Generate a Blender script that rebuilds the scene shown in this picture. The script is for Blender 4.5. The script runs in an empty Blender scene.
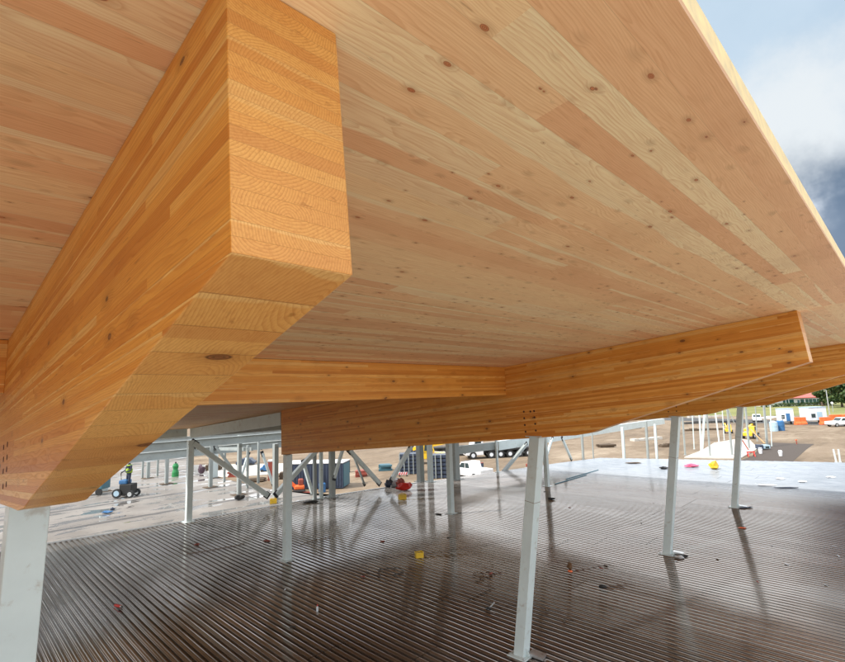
import bpy, bmesh, math, random
from mathutils import Vector, Matrix
random.seed(7)
sc = bpy.context.scene
COL = sc.collection
R = math.radians

# ------------------------------------------------------------------ camera, world, sun, exposure
CZ = 8.5                       # eye height above the ground
DECK = CZ - 4.984              # top of the metal floor deck
FPX = 486.75
RX, RY, RZ = (0.7036, 0.7094, -0.0352), (-0.1237, 0.0733, -0.9896), (-0.6995, 0.7010, 0.1386)  # camera right, down, forward in world axes
right, down, fwd = Vector(RX).normalized(), Vector(RY).normalized(), Vector(RZ).normalized()
cam = bpy.data.cameras.new('camera')
cam.sensor_width = 36.0
cam.lens = 36.0 * FPX / 845.0
cam.clip_start = 0.05
cam.clip_end = 4000
camo = bpy.data.objects.new('camera', cam)
COL.objects.link(camo)
rot = Matrix((right, -down, -fwd)).transposed()
camo.matrix_world = Matrix.Translation((0, 0, CZ)) @ rot.to_4x4()
sc.camera = camo

SUN_AZ = Vector((-0.35, -0.94, 0)).normalized()      # horizontal direction towards the sun
SUN_EL = R(52)
w = bpy.data.worlds.new('World')
sc.world = w
w.use_nodes = True
wt = w.node_tree
wt.nodes.clear()


class NT:
    """small helper for writing node graphs"""
    def __init__(s, tree):
        s.t = tree

    def n(s, typ, **k):
        nd = s.t.nodes.new(typ)
        for a, b in k.items():
            setattr(nd, a, b)
        return nd

    def set(s, sock, v):
        if isinstance(v, bpy.types.NodeSocket):
            s.t.links.new(v, sock)
        elif v is not None:
            sock.default_value = v

    def m(s, op, a, b=None, c=None, clamp=False):
        nd = s.n('ShaderNodeMath', operation=op)
        nd.use_clamp = clamp
        s.set(nd.inputs[0], a)
        if b is not None: s.set(nd.inputs[1], b)
        if c is not None: s.set(nd.inputs[2], c)
        return nd.outputs[0]

    def vm(s, op, a, b=None):
        nd = s.n('ShaderNodeVectorMath', operation=op)
        s.set(nd.inputs[0], a)
        if b is not None: s.set(nd.inputs[1], b)
        return nd.outputs['Value'] if op in ('DOT_PRODUCT', 'LENGTH', 'DISTANCE') else nd.outputs[0]

    def xyz(s, x, y, z):
        nd = s.n('ShaderNodeCombineXYZ')
        s.set(nd.inputs[0], x); s.set(nd.inputs[1], y); s.set(nd.inputs[2], z)
        return nd.outputs[0]

    def sep(s, v):
        nd = s.n('ShaderNodeSeparateXYZ')
        s.set(nd.inputs[0], v)
        return nd.outputs

    def noise(s, v, scale, detail=2, rough=0.5, dist=0.0, out=0):
        nd = s.n('ShaderNodeTexNoise')
        s.set(nd.inputs['Vector'], v)
        nd.inputs['Scale'].default_value = scale
        nd.inputs['Detail'].default_value = detail
        nd.inputs['Roughness'].default_value = rough
        nd.inputs['Distortion'].default_value = dist
        return nd.outputs[out]

    def white(s, v):
        nd = s.n('ShaderNodeTexWhiteNoise', noise_dimensions='3D')
        s.set(nd.inputs[0], v)
        return nd.outputs

    def ramp(s, f, stops, interp='LINEAR'):
        nd = s.n('ShaderNodeValToRGB')
        cr = nd.color_ramp
        cr.interpolation = interp
        while len(cr.elements) < len(stops): cr.elements.new(0.5)
        for e, (p, c) in zip(cr.elements, stops):
            e.position = p
            e.color = c if len(c) == 4 else (*c, 1)
        s.set(nd.inputs[0], f)
        return nd.outputs[0]

    def mix(s, f, a, b, blend='MIX'):
        nd = s.n('ShaderNodeMix', data_type='RGBA', blend_type=blend)
        s.set(nd.inputs[0], f)
        for sock, v in ((nd.inputs[6], a), (nd.inputs[7], b)):
            s.set(sock, v if isinstance(v, bpy.types.NodeSocket) else (*v[:3], 1))
        return nd.outputs[2]

    def rng(s, v, a, b, c=0.0, d=1.0, smooth=True):
        nd = s.n('ShaderNodeMapRange')
        nd.interpolation_type = 'SMOOTHSTEP' if smooth else 'LINEAR'
        s.set(nd.inputs[0], v)
        for i, q in enumerate((a, b, c, d)): nd.inputs[i + 1].default_value = q
        return nd.outputs[0]


g = NT(wt)
sky = g.n('ShaderNodeTexSky', sky_type='NISHITA')
sky.sun_disc = False
sky.sun_elevation = SUN_EL
sky.sun_rotation = math.atan2(SUN_AZ.x, SUN_AZ.y)
sky.air_density = 1.0
sky.dust_density = 1.5
tc = g.n('ShaderNodeTexCoord')
dirv = tc.outputs['Generated']
# broken bright cloud over the blue, with one added, unseen dark cloud bank low in the north-east
cn = g.noise(dirv, 2.1, 6, 0.55, 0.3)
cmask = g.rng(cn, 0.40, 0.60)
fine = g.noise(dirv, 6.0, 5, 0.6)
ccol = g.ramp(fine, [(0.3, (5.4, 5.7, 6.0)), (0.62, (9.2, 9.2, 9.1))])
base = g.mix(g.m('MULTIPLY_ADD', cmask, 0.62, 0.33), sky.outputs[0], ccol)


def px_dir(px, py):
    return (right * (px - 422.5) + down * (py - 331.0) + fwd * FPX).normalized()


def blob(px, py, r0, r1, amp):
    d = px_dir(px, py)
    dd = g.vm('DISTANCE', dirv, tuple(d))
    nn = g.noise(dirv, 7.0, 5, 0.6)
    dd = g.m('ADD', dd, g.m('MULTIPLY', g.m('SUBTRACT', nn, 0.5), amp))
    return g.rng(dd, r1, r0)


grey = blob(880, 70, 0.26, 0.40, 0.12)
base = g.mix(g.m('MULTIPLY', grey, 0.95), base, (1.85, 2.4, 2.95))
bright = g.m('MAXIMUM', blob(555, 245, 0.24, 0.35, 0.10), blob(735, 238, 0.10, 0.21, 0.08))
base = g.mix(bright, base, (8.8, 9.1, 9.4))
wcl = blob(815, 125, 0.05, 0.17, 0.22)
base = g.mix(wcl, base, (3.1, 3.3, 3.45))
# unseen dark cloud, added so the deck at left mirrors something dark
def bank(vec, r0, r1, amp):
    dd = g.vm('DISTANCE', dirv, tuple(Vector(vec).normalized()))
    dd = g.m('ADD', dd, g.m('MULTIPLY', g.m('SUBTRACT', g.noise(dirv, 5.0, 5, 0.6), 0.5), amp))
    return g.rng(dd, r1, r0)


def mirrored(px, py):
    v = px_dir(px, py)
    return (v.x, v.y, abs(v.z))


base = g.mix(g.m('MULTIPLY', bank(mirrored(80, 700), 0.27, 0.37, 0.08), 0.95), base, (0.85, 0.90, 0.95))
dk = blob(878, 236, 0.06, 0.20, 0.20)
base = g.mix(g.m('MULTIPLY', dk, 0.92), base, (0.30, 0.58, 1.02))
bg = g.n('ShaderNodeBackground')
g.set(bg.inputs[0], base)
bg.inputs[1].default_value = 0.10
wo = g.n('ShaderNodeOutputWorld')
wt.links.new(bg.outputs[0], wo.inputs[0])

sun = bpy.data.lights.new('sun', 'SUN')
sun.energy = 2.0
sun.angle = R(0.8)
sun.color = (1.0, 0.95, 0.87)
suno = bpy.data.objects.new('sun', sun)
COL.objects.link(suno)
sd = Vector((SUN_AZ.x * math.cos(SUN_EL), SUN_AZ.y * math.cos(SUN_EL), math.sin(SUN_EL)))
suno.rotation_euler = sd.to_track_quat('Z', 'Y').to_euler()
suno.location = (0, 0, 60)

sc.render.engine = 'CYCLES'
sc.cycles.max_bounces = 8
sc.cycles.diffuse_bounces = 5
sc.view_settings.view_transform = 'Standard'
sc.view_settings.look = 'None'
sc.view_settings.gamma = 1
sc.view_settings.exposure = 1.42


# ------------------------------------------------------------------ measuring helpers (photo points back onto real planes)
def W(px, py):
    return right * (px - 422.5) + down * (py - 331.0) + fwd * FPX


def onz(px, py, z):
    v = W(px, py); s = (z - CZ) / v.z
    return Vector((v.x * s, v.y * s, z))


def ony(px, py, y):
    v = W(px, py); s = y / v.y
    return Vector((v.x * s, y, v.z * s + CZ))


def onx(px, py, x):
    v = W(px, py); s = x / v.x
    return Vector((x, v.y * s, v.z * s + CZ))


def G(px, py): return onz(px, py, 0.0)
def D(px, py): return onz(px, py, DECK + 0.004)


# ------------------------------------------------------------------ mesh helpers
class MB:
    def __init__(s):
        s.bm = bmesh.new()

    def box(s, lo, hi):
        return s.hexa([Vector((x, y, z)) for z in (lo[2], hi[2]) for y in (lo[1], hi[1]) for x in (lo[0], hi[0])])

    def hexa(s, p):
        v = [s.bm.verts.new(q) for q in p]
        for f in ((0, 2, 3, 1), (4, 5, 7, 6), (0, 1, 5, 4), (2, 6, 7, 3), (0, 4, 6, 2), (1, 3, 7, 5)):
            s.bm.faces.new([v[i] for i in f])
        return s

    def bar(s, a, b, w, h, side=None):
        """rectangular bar from a to b, w along side, h along the third axis"""
        a, b = Vector(a), Vector(b)
        d = (b - a).normalized()
        sd_ = Vector(side) if side else d.cross(Vector((0, 0, 1)))
        if sd_.length < 1e-4: sd_ = Vector((0, 1, 0))
        sd_ = (sd_ - d * sd_.dot(d)).normalized()
        t = d.cross(sd_).normalized()
        p = []
        for c in (a, b):
            for j in (-1, 1):
                for i in (-1, 1):
                    p.append(c + sd_ * (i * w / 2) + t * (j * h / 2))
        return s.hexa(p)

    def tube(s, pts, r, n=8, cap=True):
        pts = [Vector(p) for p in pts]
        rs = r if isinstance(r, (list, tuple)) else [r] * len(pts)
        rings = []
        for i, p in enumerate(pts):
            d = (pts[min(i + 1, len(pts) - 1)] - pts[max(i - 1, 0)]).normalized()
            u = d.cross(Vector((0, 0, 1)))
            if u.length < 1e-3: u = Vector((1, 0, 0))
            u.normalize(); v = d.cross(u)
            rings.append([s.bm.verts.new(p + (u * math.cos(k * 2 * math.pi / n) + v * math.sin(k * 2 * math.pi / n)) * rs[i]) for k in range(n)])
        for A, B in zip(rings, rings[1:]):
            for k in range(n):
                s.bm.faces.new((A[k], A[(k + 1) % n], B[(k + 1) % n], B[k]))
        if cap:
            s.bm.faces.new(rings[0][::-1]); s.bm.faces.new(rings[-1])
        return s

    def prism(s, pts, axis, a, b):
        """closed outline of 2-D points extruded along axis (0,1,2) from a to b"""
        def mk(p, c):
            q = [p[0], p[1]]; q.insert(axis, c); return Vector(q)
        A = [s.bm.verts.new(mk(p, a)) for p in pts]
        B = [s.bm.verts.new(mk(p, b)) for p in pts]
        n = len(pts)
        s.bm.faces.new(A[::-1]); s.bm.faces.new(B)
        for i in range(n):
            s.bm.faces.new((A[i], A[(i + 1) % n], B[(i + 1) % n], B[i]))
        return s

    def build(s, name, mat, parent=None, loc=None, rot=None, bevel=0.0, smooth=False, local=None):
        bmesh.ops.recalc_face_normals(s.bm, faces=s.bm.faces)
        if local is not None:
            bmesh.ops.transform(s.bm, matrix=local, verts=s.bm.verts)
        me = bpy.data.meshes.new(name)
        s.bm.to_mesh(me); s.bm.free()
        if smooth:
            for p in me.polygons: p.use_smooth = True
        o = bpy.data.objects.new(name, me)
        COL.objects.link(o)
        if mat: me.materials.append(mat)
        if parent: o.parent = parent
        if loc is not None: o.location = loc
        if rot is not None: o.rotation_euler = rot
        if bevel:
            m = o.modifiers.new('bevel', 'BEVEL'); m.width = bevel; m.segments = 2; m.limit_method = 'ANGLE'
        return o


def tag(o, label, cat, group=None, kind=None):
    if label: o['label'] = label
    if cat: o['category'] = cat
    if group: o['group'] = group
    if kind: o['kind'] = kind
    return o


def empty(name, loc, label, cat, group=None, rz=0.0):
    o = bpy.data.objects.new(name, None)
    o.empty_display_size = 0.2
    COL.objects.link(o)
    o.location = loc; o.rotation_euler = (0, 0, rz)
    return tag(o, label, cat, group)


def copy_tree(o, parent=None):
    c = o.copy(); COL.objects.link(c)
    c.parent = parent
    for ch in [q for q in bpy.data.objects if q.parent == o]:
        copy_tree(ch, c)
    return c


# ------------------------------------------------------------------ materials
def newmat(name):
    m = bpy.data.materials.new(name); m.use_nodes = True
    t = NT(m.node_tree)
    b = m.node_tree.nodes['Principled BSDF']
    return m, t, b


def plain(name, col, rough=0.5, metal=0.0, var=0.12, scale=3.0, dirt=None, coat=0.0, bump=0.0, spec=0.5):
    m, t, b = newmat(name)
    co = t.n('ShaderNodeTexCoord').outputs['Object']
    n1 = t.noise(co, scale, 5, 0.6)
    lo = tuple(c * (1 - var) for c in col); hi = tuple(min(1, c * (1 + var)) for c in col)
    c = t.ramp(n1, [(0.3, lo), (0.7, hi)])
    if dirt:
        n2 = t.noise(co, scale * 2.7, 6, 0.65, 0.4)
        c = t.mix(t.rng(n2, 0.55, 0.75), c, dirt)
    t.set(b.inputs['Base Color'], c)
    t.set(b.inputs['Roughness'], t.rng(n1, 0.3, 0.7, max(0.03, rough - 0.08), rough + 0.08))
    b.inputs['Metallic'].default_value = metal
    b.inputs['Coat Weight'].default_value = coat
    b.inputs['Specular IOR Level'].default_value = spec
    if bump:
        bp = t.n('ShaderNodeBump'); bp.inputs['Strength'].default_value = bump; bp.inputs['Distance'].default_value = 0.01
        t.set(bp.inputs['Height'], t.noise(co, scale * 12, 4, 0.6)); t.set(b.inputs['Normal'], bp.outputs[0])
    return m


def wood(name, grain, v_ax, w_ax, vt, wt_, seg, stops, ring_col, ring_amt, knot_amt, ringw=0.0045, vcell_w=False, rough=0.42, streak=0.0, streak_col=(0.8, 0.7, 0.45), knot_col=(0.10, 0.035, 0.012), band=0.10, knot_scale=6.0, kw=0.3):
    """laminated softwood in three dimensions: boards vt thick across v, grain along the named axis,
    annual rings of every board round a pith of its own, finger-jointed lengths, knots"""
    m, t, b = newmat(name)
    co = t.n('ShaderNodeTexCoord').outputs['Object']
    s3 = t.sep(co)
    oi = t.n('ShaderNodeObjectInfo').outputs['Random']
    u, v, ww = s3[grain], s3[v_ax], s3[w_ax]
    li = t.m('FLOOR', t.m('DIVIDE', v, vt))
    wi = t.m('FLOOR', t.m('DIVIDE', t.m('ADD', ww, 0.0005), wt_)) if vcell_w else 0.0
    r0 = t.white(t.xyz(li, wi, t.m('MULTIPLY', oi, 91.7)))[0]
    sg = t.m('FLOOR', t.m('ADD', t.m('DIVIDE', u, seg), t.m('MULTIPLY', r0, 9.3)))
    wn = t.white(t.xyz(t.m('ADD', li, t.m('MULTIPLY', oi, 57.0)), sg, wi))
    rv, rc = wn[0], t.sep(wn[1])
    vc = t.m('SUBTRACT', v, t.m('MULTIPLY', t.m('ADD', li, 0.5), vt))          # position inside the board
    wc = t.m('SUBTRACT', ww, t.m('MULTIPLY', t.m('ADD', wi, 0.5), wt_)) if vcell_w else ww
    off = t.xyz(t.m('MULTIPLY', rv, 40.0), t.m('MULTIPLY', rc[1], 31.0), 0.0)
    lowv = t.vm('ADD', t.xyz(t.m('MULTIPLY', u, 0.9), t.m('MULTIPLY', v, 3.0), t.m('MULTIPLY', ww, 3.0)), off)
    wob = t.sep(t.noise(lowv, 1.0, 3, 0.5, 0.0, 1))
    nrm = t.sep(t.n('ShaderNodeTexCoord').outputs['Normal'])
    if vcell_w:      # flat-sawn boards: pith above the board
        cw = t.m('MULTIPLY_ADD', rc[0], 0.10, 0.015)
        cv = t.m('MULTIPLY', t.m('SUBTRACT', rc[1], 0.5), vt * 1.1)
        dv = t.m('SUBTRACT', t.m('SUBTRACT', vc, cv), t.m('MULTIPLY', t.m('SUBTRACT', wob[0], 0.5), 0.16))
        dw = t.m('SUBTRACT', t.m('ADD', wc, cw), t.m('MULTIPLY', t.m('SUBTRACT', wob[1], 0.5), 0.16))
    else:
        cw = t.m('MULTIPLY', t.m('SUBTRACT', rc[0], 0.5), 0.40)
        cv = t.m('MULTIPLY', t.m('SUBTRACT', rc[1], 0.5), 0.46)
        dv = t.m('SUBTRACT', t.m('SUBTRACT', vc, cv), t.m('MULTIPLY', t.m('SUBTRACT', wob[0], 0.5), 0.05))
        dw = t.m('SUBTRACT', t.m('SUBTRACT', wc, cw), t.m('MULTIPLY', t.m('SUBTRACT', wob[1], 0.5), 0.07))
    dist = t.m('SQRT', t.m('ADD', t.m('MULTIPLY', dv, dv), t.m('MULTIPLY', dw, dw)))
    # knots: stretched cells near which the rings bend
    kv = t.vm('ADD', t.xyz(t.m('MULTIPLY', u, 0.5), v, t.m('MULTIPLY', ww, kw)), t.xyz(t.m('MULTIPLY', oi, 13.0), 0.0, 0.0))
    vo = t.n('ShaderNodeTexVoronoi'); t.set(vo.inputs['Vector'], kv); vo.inputs['Scale'].default_value = knot_scale
    kd, kc = vo.outputs['Distance'], t.sep(vo.outputs['Color'])
    gate = t.m('GREATER_THAN', kc[0], 1.0 - knot_amt)
    krad = t.m('MULTIPLY_ADD', t.m('MULTIPLY', kc[1], kc[1]), 0.13, 0.05)
    kn = t.m('MULTIPLY', t.rng(t.m('DIVIDE', kd, krad), 1.05, 0.75), gate)
    kh = t.m('MULTIPLY', t.rng(t.m('DIVIDE', kd, krad), 3.2, 0.8), gate)
    dist2 = t.m('ADD', dist, t.m('MULTIPLY', kh, 0.012))
    ph = t.m('ADD', t.m('DIVIDE', dist2, ringw), t.m('MULTIPLY', t.noise(t.vm('MULTIPLY', lowv, (0.6, 1.0, 1.0)), 3.0, 2), 2.5))
    fr = t.m('FRACT', ph)
    late = t.m('MULTIPLY', t.m('POWER', fr, 2.5), t.rng(fr, 1.0, 0.90))
    # fibres
    fv = t.xyz(t.m('MULTIPLY', u, 2.0), t.m('MULTIPLY', v, 60.0), t.m('MULTIPLY', ww, 60.0))
    fib = t.noise(t.vm('ADD', fv, off), 2.2, 3, 0.6)
    blot = t.noise(t.vm('ADD', t.xyz(t.m('MULTIPLY', u, 0.8), t.m('MULTIPLY', v, 5.0), t.m('MULTIPLY', ww, 5.0)), off), 1.6, 4, 0.6)
    tone = t.m('ADD', t.m('MULTIPLY', rc[2], 0.66 if vcell_w else 0.62), t.m('MULTIPLY', blot, 0.38 if vcell_w else 0.48))
    c = t.ramp(tone, stops)
    if streak:
        # pale sapwood running along one edge of some boards
        e = t.m('ADD', t.m('DIVIDE', vc, vt), t.m('MULTIPLY', t.m('SUBTRACT', wob[2], 0.5), 1.1))
        e = t.rng(e, 0.28, 0.36)
        c = t.mix(t.m('MULTIPLY', t.m('MULTIPLY', e, t.m('GREATER_THAN', rc[0], 1.0 - streak)), 0.85), c, streak_col)
        c = t.mix(t.m('MULTIPLY', t.m('GREATER_THAN', rv, 0.84 if vcell_w else 0.90), 0.62), c, streak_col)
    if not vcell_w:
        # sawn faces (end and taper cut) are raw and paler than the sealed sides
        sawn = t.rng(t.m('ABSOLUTE', nrm[1]), 0.6, 0.4)
        endf = t.rng(t.m('ABSOLUTE', nrm[0]), 0.8, 0.95)
        c = t.mix(t.m('MULTIPLY', sawn, 0.45), c, (0.82, 0.46, 0.16))
        late = t.m('MULTIPLY', late, t.m('MULTIPLY_ADD', endf, 0.15, 1.0))
    c = t.mix(t.m('MULTIPLY', late, ring_amt, clamp=True), c, ring_col)
    # short resin streaks along the grain
    rs_ = t.noise(t.vm('ADD', t.xyz(t.m('MULTIPLY', u, 5.0), t.m('MULTIPLY', v, 45.0), t.m('MULTIPLY', ww, 12.0)), off), 1.0, 3, 0.6)
    c = t.mix(t.m('MULTIPLY', t.m('MULTIPLY', t.rng(rs_, 0.64, 0.74), 0.55), t.rng(rc[1], 0.3, 0.6)), c, tuple(q * 0.6 for q in ring_col))
    c = t.mix(t.m('MULTIPLY', t.rng(t.noise(t.vm('MULTIPLY', co, (1.0, 1.0, 1.0)), 1.1, 4, 0.6), 0.45, 0.7), 0.16), c, tuple(q * 0.7 for q in ring_col))
    c = t.mix(t.m('MULTIPLY', t.rng(fib, 0.42, 0.75), 0.36), c, ring_col)
    c = t.mix(t.m('MULTIPLY', t.m('SUBTRACT', kh, kn, clamp=True), 0.30), c, tuple(q * 0.55 for q in ring_col))
    kcol = t.mix(t.rng(t.m('FRACT', t.m('MULTIPLY', t.m('DIVIDE', kd, krad), 3.0)), 0.2, 0.9), knot_col, tuple(q * 2.6 for q in knot_col))
    c = t.mix(t.m('MULTIPLY', kn, 0.9), c, kcol)
    # glue lines between boards and at finger joints
    ed = t.m('ABSOLUTE', t.m('DIVIDE', vc, vt))
    gl = t.rng(ed, 0.5 - 0.0011 / vt, 0.5 - 0.0002 / vt)
    c = t.mix(t.m('MULTIPLY', gl, 0.34), c, tuple(q * 0.4 for q in ring_col))
    t.set(b.inputs['Base Color'], c)
    b.inputs['Specular IOR Level'].default_value = 0.35
    t.set(b.inputs['Roughness'], t.m('MULTIPLY_ADD', late, 0.10, rough))
    bp = t.n('ShaderNodeBump'); bp.inputs['Strength'].default_value = 0.25; bp.inputs['Distance'].default_value = 0.0015
    t.set(bp.inputs['Height'], t.m('ADD', t.m('MULTIPLY', fib, 0.6), t.m('SUBTRACT', t.m('MULTIPLY', late, 0.4), t.m('MULTIPLY', gl, 2.0))))
    t.set(b.inputs['Normal'], bp.outputs[0])
    return m


GLU = wood('glulam_fir', 0, 2, 1, 0.038, 0.3, 4.2,
           [(0.18, (0.56, 0.195, 0.026)), (0.42, (0.69, 0.275, 0.042)), (0.65, (0.76, 0.34, 0.058)), (0.90, (0.84, 0.45, 0.11))],
           (0.46, 0.135, 0.018), 0.48, 0.55, ringw=0.0078, rough=0.40, knot_scale=7.5, streak=0.22, streak_col=(0.84, 0.52, 0.17))
CLT = wood('cross_laminated_spruce', 1, 0, 2, 0.142, 0.035, 4.6,
           [(0.12, (0.80, 0.43, 0.205)), (0.38, (0.87, 0.515, 0.25)), (0.66, (0.91, 0.60, 0.30)), (0.92, (0.93, 0.67, 0.34))],
           (0.60, 0.24, 0.085), 0.42, 0.80, ringw=0.0095, vcell_w=True, rough=0.55, streak=0.60, streak_col=(0.92, 0.72, 0.40), knot_scale=12.5,
           knot_col=(0.24, 0.07, 0.02), kw=0.0)
CLTEDGE = plain('panel_edge_grain', (0.80, 0.60, 0.28), 0.6, var=0.18, scale=9.0)
WSTEEL = plain('white_painted_steel', (0.60, 0.68, 0.68), 0.42, var=0.06, scale=2.2, dirt=(0.44, 0.44, 0.40), coat=0.15)
GSTEEL = plain('grey_primed_steel', (0.31, 0.34, 0.33), 0.5, var=0.1, scale=1.2, dirt=(0.22, 0.22, 0.20))
DARKM = plain('dark_steel', (0.03, 0.03, 0.035), 0.45, metal=0.5)
BOLTM = plain('bolt_recess', (0.065, 0.018, 0.012), 0.7)
GALV = plain('galvanised_steel', (0.55, 0.57, 0.58), 0.35, metal=0.85, var=0.2, scale=8)


def metal_deck_mat():
    m, t, b = newmat('wet_galvanised_deck')
    co = t.n('ShaderNodeTexCoord').outputs['Object']
    at = t.n('ShaderNodeAttribute'); at.attribute_name = 'sheet'
    sh = at.outputs['Fac']
    st = t.vm('MULTIPLY', co, (0.35, 1.0, 1.0))
    n1 = t.noise(st, 0.55, 6, 0.62, 0.5)
    n2 = t.noise(t.vm('MULTIPLY', co, (0.25, 3.0, 1.0)), 4.0, 4, 0.6)
    mud = t.rng(t.m('ADD', t.m('MULTIPLY', n1, 0.8), t.m('MULTIPLY', n2, 0.25)), 0.42, 0.62)
    c = t.ramp(sh, [(0.0, (0.38, 0.37, 0.34)), (0.5, (0.47, 0.46, 0.43)), (1.0, (0.62, 0.61, 0.58))])
    s3 = t.sep(co)
    # mud plus mirrored roof brown under the roof; open end painted as lit
    lit_pale = t.m('MAXIMUM', t.rng(t.m('ADD', s3[1], t.m('ADD', t.m('MULTIPLY', n1, 3.0), t.m('MULTIPLY', n2, 3.0))), 28.0, 35.0), t.rng(s3[0], -0.3, 0.6))
    mud_roof_tint = t.m('MULTIPLY', t.m('SUBTRACT', 1.0, lit_pale), t.m('MULTIPLY_ADD', mud, 0.20, 0.42))
    c = t.mix(mud_roof_tint, c, (0.13, 0.062, 0.022))
    c = t.mix(lit_pale, c, t.mix(t.rng(s3[0], -0.3, 0.6), t.ramp(n2, [(0.35, (0.20, 0.235, 0.275)), (0.62, (0.33, 0.365, 0.41))]), (0.72, 0.74, 0.76)))  # unseen outer deck made pale to bounce light onto the ceiling
    t.set(b.inputs['Base Color'], c)
    t.set(b.inputs['Metallic'], t.m('MULTIPLY_ADD', lit_pale, -0.55, 0.78))
    t.set(b.inputs['Roughness'], t.m('ADD', t.m('MULTIPLY_ADD', n2, 0.10, 0.075), t.m('MULTIPLY', lit_pale, 0.22)))
    b.inputs['Coat Weight'].default_value = 0.25
    b.inputs['Coat Roughness'].default_value = 0.08
    bp = t.n('ShaderNodeBump'); bp.inputs['Strength'].default_value = 0.12; bp.inputs['Distance'].default_value = 0.01
    t.set(bp.inputs['Height'], t.noise(t.vm('MULTIPLY', co, (0.7, 4.0, 1.0)), 2.5, 3, 0.5)); t.set(b.inputs['Normal'], bp.outputs[0])
    return m


DECKM = metal_deck_mat()


def slab_mat():
    m, t, b = newmat('rain_wet_concrete')
    co = t.n('ShaderNodeTexCoord').outputs['Object']
    n1 = t.noise(co, 0.35, 6, 0.6)
    c = t.ramp(n1, [(0.3, (0.17, 0.15, 0.135)), (0.7, (0.30, 0.275, 0.25))])
    # shallow puddles drawn out along the floor
    pn = t.noise(t.vm('MULTIPLY', co, (1.0, 0.38, 1.0)), 1.5, 4, 0.55, 0.5)
    pud = t.rng(pn, 0.55, 0.575)
    c = t.mix(t.m('MULTIPLY', pud, 0.5), c, (0.12, 0.12, 0.12))
    t.set(b.inputs['Base Color'], c)
    t.set(b.inputs['Roughness'], t.m('MULTIPLY_ADD', pud, -0.36, 0.44))
    t.set(b.inputs['Coat Weight'], pud)
    b.inputs['Coat Roughness'].default_value = 0.02
    return m


def dirt_mat():
    m, t, b = newmat('sandy_site_ground')
    co = t.n('ShaderNodeTexCoord').outputs['Object']
    n1 = t.m('ADD', t.m('MULTIPLY', t.noise(co, 0.05, 7, 0.68, 0.6), 0.6), t.m('MULTIPLY', t.noise(t.vm('MULTIPLY', co, (1.0, 0.4, 1.0)), 0.33, 6, 0.7, 0.8), 0.4))
    c = t.ramp(n1, [(0.36, (0.085, 0.058, 0.034)), (0.5, (0.175, 0.125, 0.077)), (0.64, (0.33, 0.265, 0.19))])
    # tyre tracks: stretched streaks
    tr = t.noise(t.vm('MULTIPLY', co, (0.35, 0.03, 1.0)), 1.3, 5, 0.6, 0.3)
    c = t.mix(t.m('MULTIPLY', t.rng(tr, 0.48, 0.60), 0.65), c, (0.20, 0.145, 0.095))
    n3 = t.noise(co, 1.6, 6, 0.7)
    c = t.mix(t.m('MULTIPLY', t.rng(n3, 0.5, 0.75), 0.35), c, (0.38, 0.33, 0.26))
    # green verge beyond the site
    s3 = t.sep(co)
    d = t.m('SQRT', t.m('ADD', t.m('MULTIPLY', s3[0], s3[0]), t.m('MULTIPLY', s3[1], s3[1])))
    gr = t.m('MULTIPLY', t.rng(d, 178, 182), t.rng(s3[0], -75, -68))
    gcol = t.ramp(t.noise(t.vm('MULTIPLY', co, (0.05, 0.02, 1)), 1.5, 4, 0.6), [(0.3, (0.11, 0.13, 0.03)), (0.7, (0.24, 0.23, 0.07))])
    c = t.mix(gr, c, gcol)
    t.set(b.inputs['Base Color'], c)
    b.inputs['Roughness'].default_value = 0.9
    bp = t.n('ShaderNodeBump'); bp.inputs['Strength'].default_value = 0.6; bp.inputs['Distance'].default_value = 0.15
    t.set(bp.inputs['Height'], n3); t.set(b.inputs['Normal'], bp.outputs[0])
    return m


def ctrim(name, col, **k): return plain(name, col, **k)


M = dict(
    yellow=plain('yellow_paint', (0.75, 0.48, 0.02), 0.4, coat=0.3),
    red=plain('red_plastic', (0.62, 0.03, 0.02), 0.4),
    orange=plain('orange_plastic', (0.85, 0.16, 0.04), 0.5),
    blue=plain('blue_paint', (0.03, 0.13, 0.30), 0.45),
    navy=plain('navy_steel', (0.035, 0.05, 0.085), 0.5),
    green=plain('green_paint', (0.02, 0.22, 0.06), 0.45),
    lime=plain('lime_cloth', (0.30, 0.45, 0.04), 0.7),
    teal=plain('teal_paint', (0.05, 0.14, 0.18), 0.5),
    white=plain('white_paint', (0.75, 0.76, 0.77), 0.4, var=0.05),
    offwhite=plain('weathered_white_panel', (0.66, 0.70, 0.74), 0.5, dirt=(0.5, 0.52, 0.54)),
    lblue=plain('pale_blue_panel', (0.36, 0.50, 0.60), 0.5),
    black=plain('black_rubber', (0.02, 0.02, 0.02), 0.7),
    glass=plain('dark_window', (0.03, 0.05, 0.055), 0.12),
    tglass=plain('green_window', (0.03, 0.10, 0.09), 0.15),
    roofred=plain('red_metal_roof', (0.50, 0.13, 0.11), 0.5),
    conc=plain('pale_concrete', (0.52, 0.49, 0.44), 0.8, scale=0.6),
    brown=plain('brown_leather', (0.13, 0.06, 0.02), 0.7),
    skin=plain('skin', (0.5, 0.3, 0.2), 0.6),
    denim=plain('dark_work_clothes', (0.03, 0.04, 0.07), 0.8),
    pink=plain('pink_tape', (0.75, 0.12, 0.22), 0.5),
    bark=plain('bark', (0.10, 0.07, 0.045), 0.9),
    asphalt=plain('asphalt', (0.06, 0.06, 0.06), 0.85, scale=0.5),
    darkfloor=plain('soffit_and_shadow', (0.065, 0.05, 0.04), 0.9),  # deck soffit, and the shadow painted on the sand
    timber=plain('sawn_timber', (0.55, 0.38, 0.2), 0.7),
    rust=plain('rusty_red_primer', (0.28, 0.06, 0.04), 0.6),
)

# ------------------------------------------------------------------ ground, slab, deck
gm = MB()
gm.box((-1500, -1500, -0.5), (1500, 1500, 0.0))
go = gm.build('ground', dirt_mat()); tag(go, None, None, kind='structure')

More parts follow.
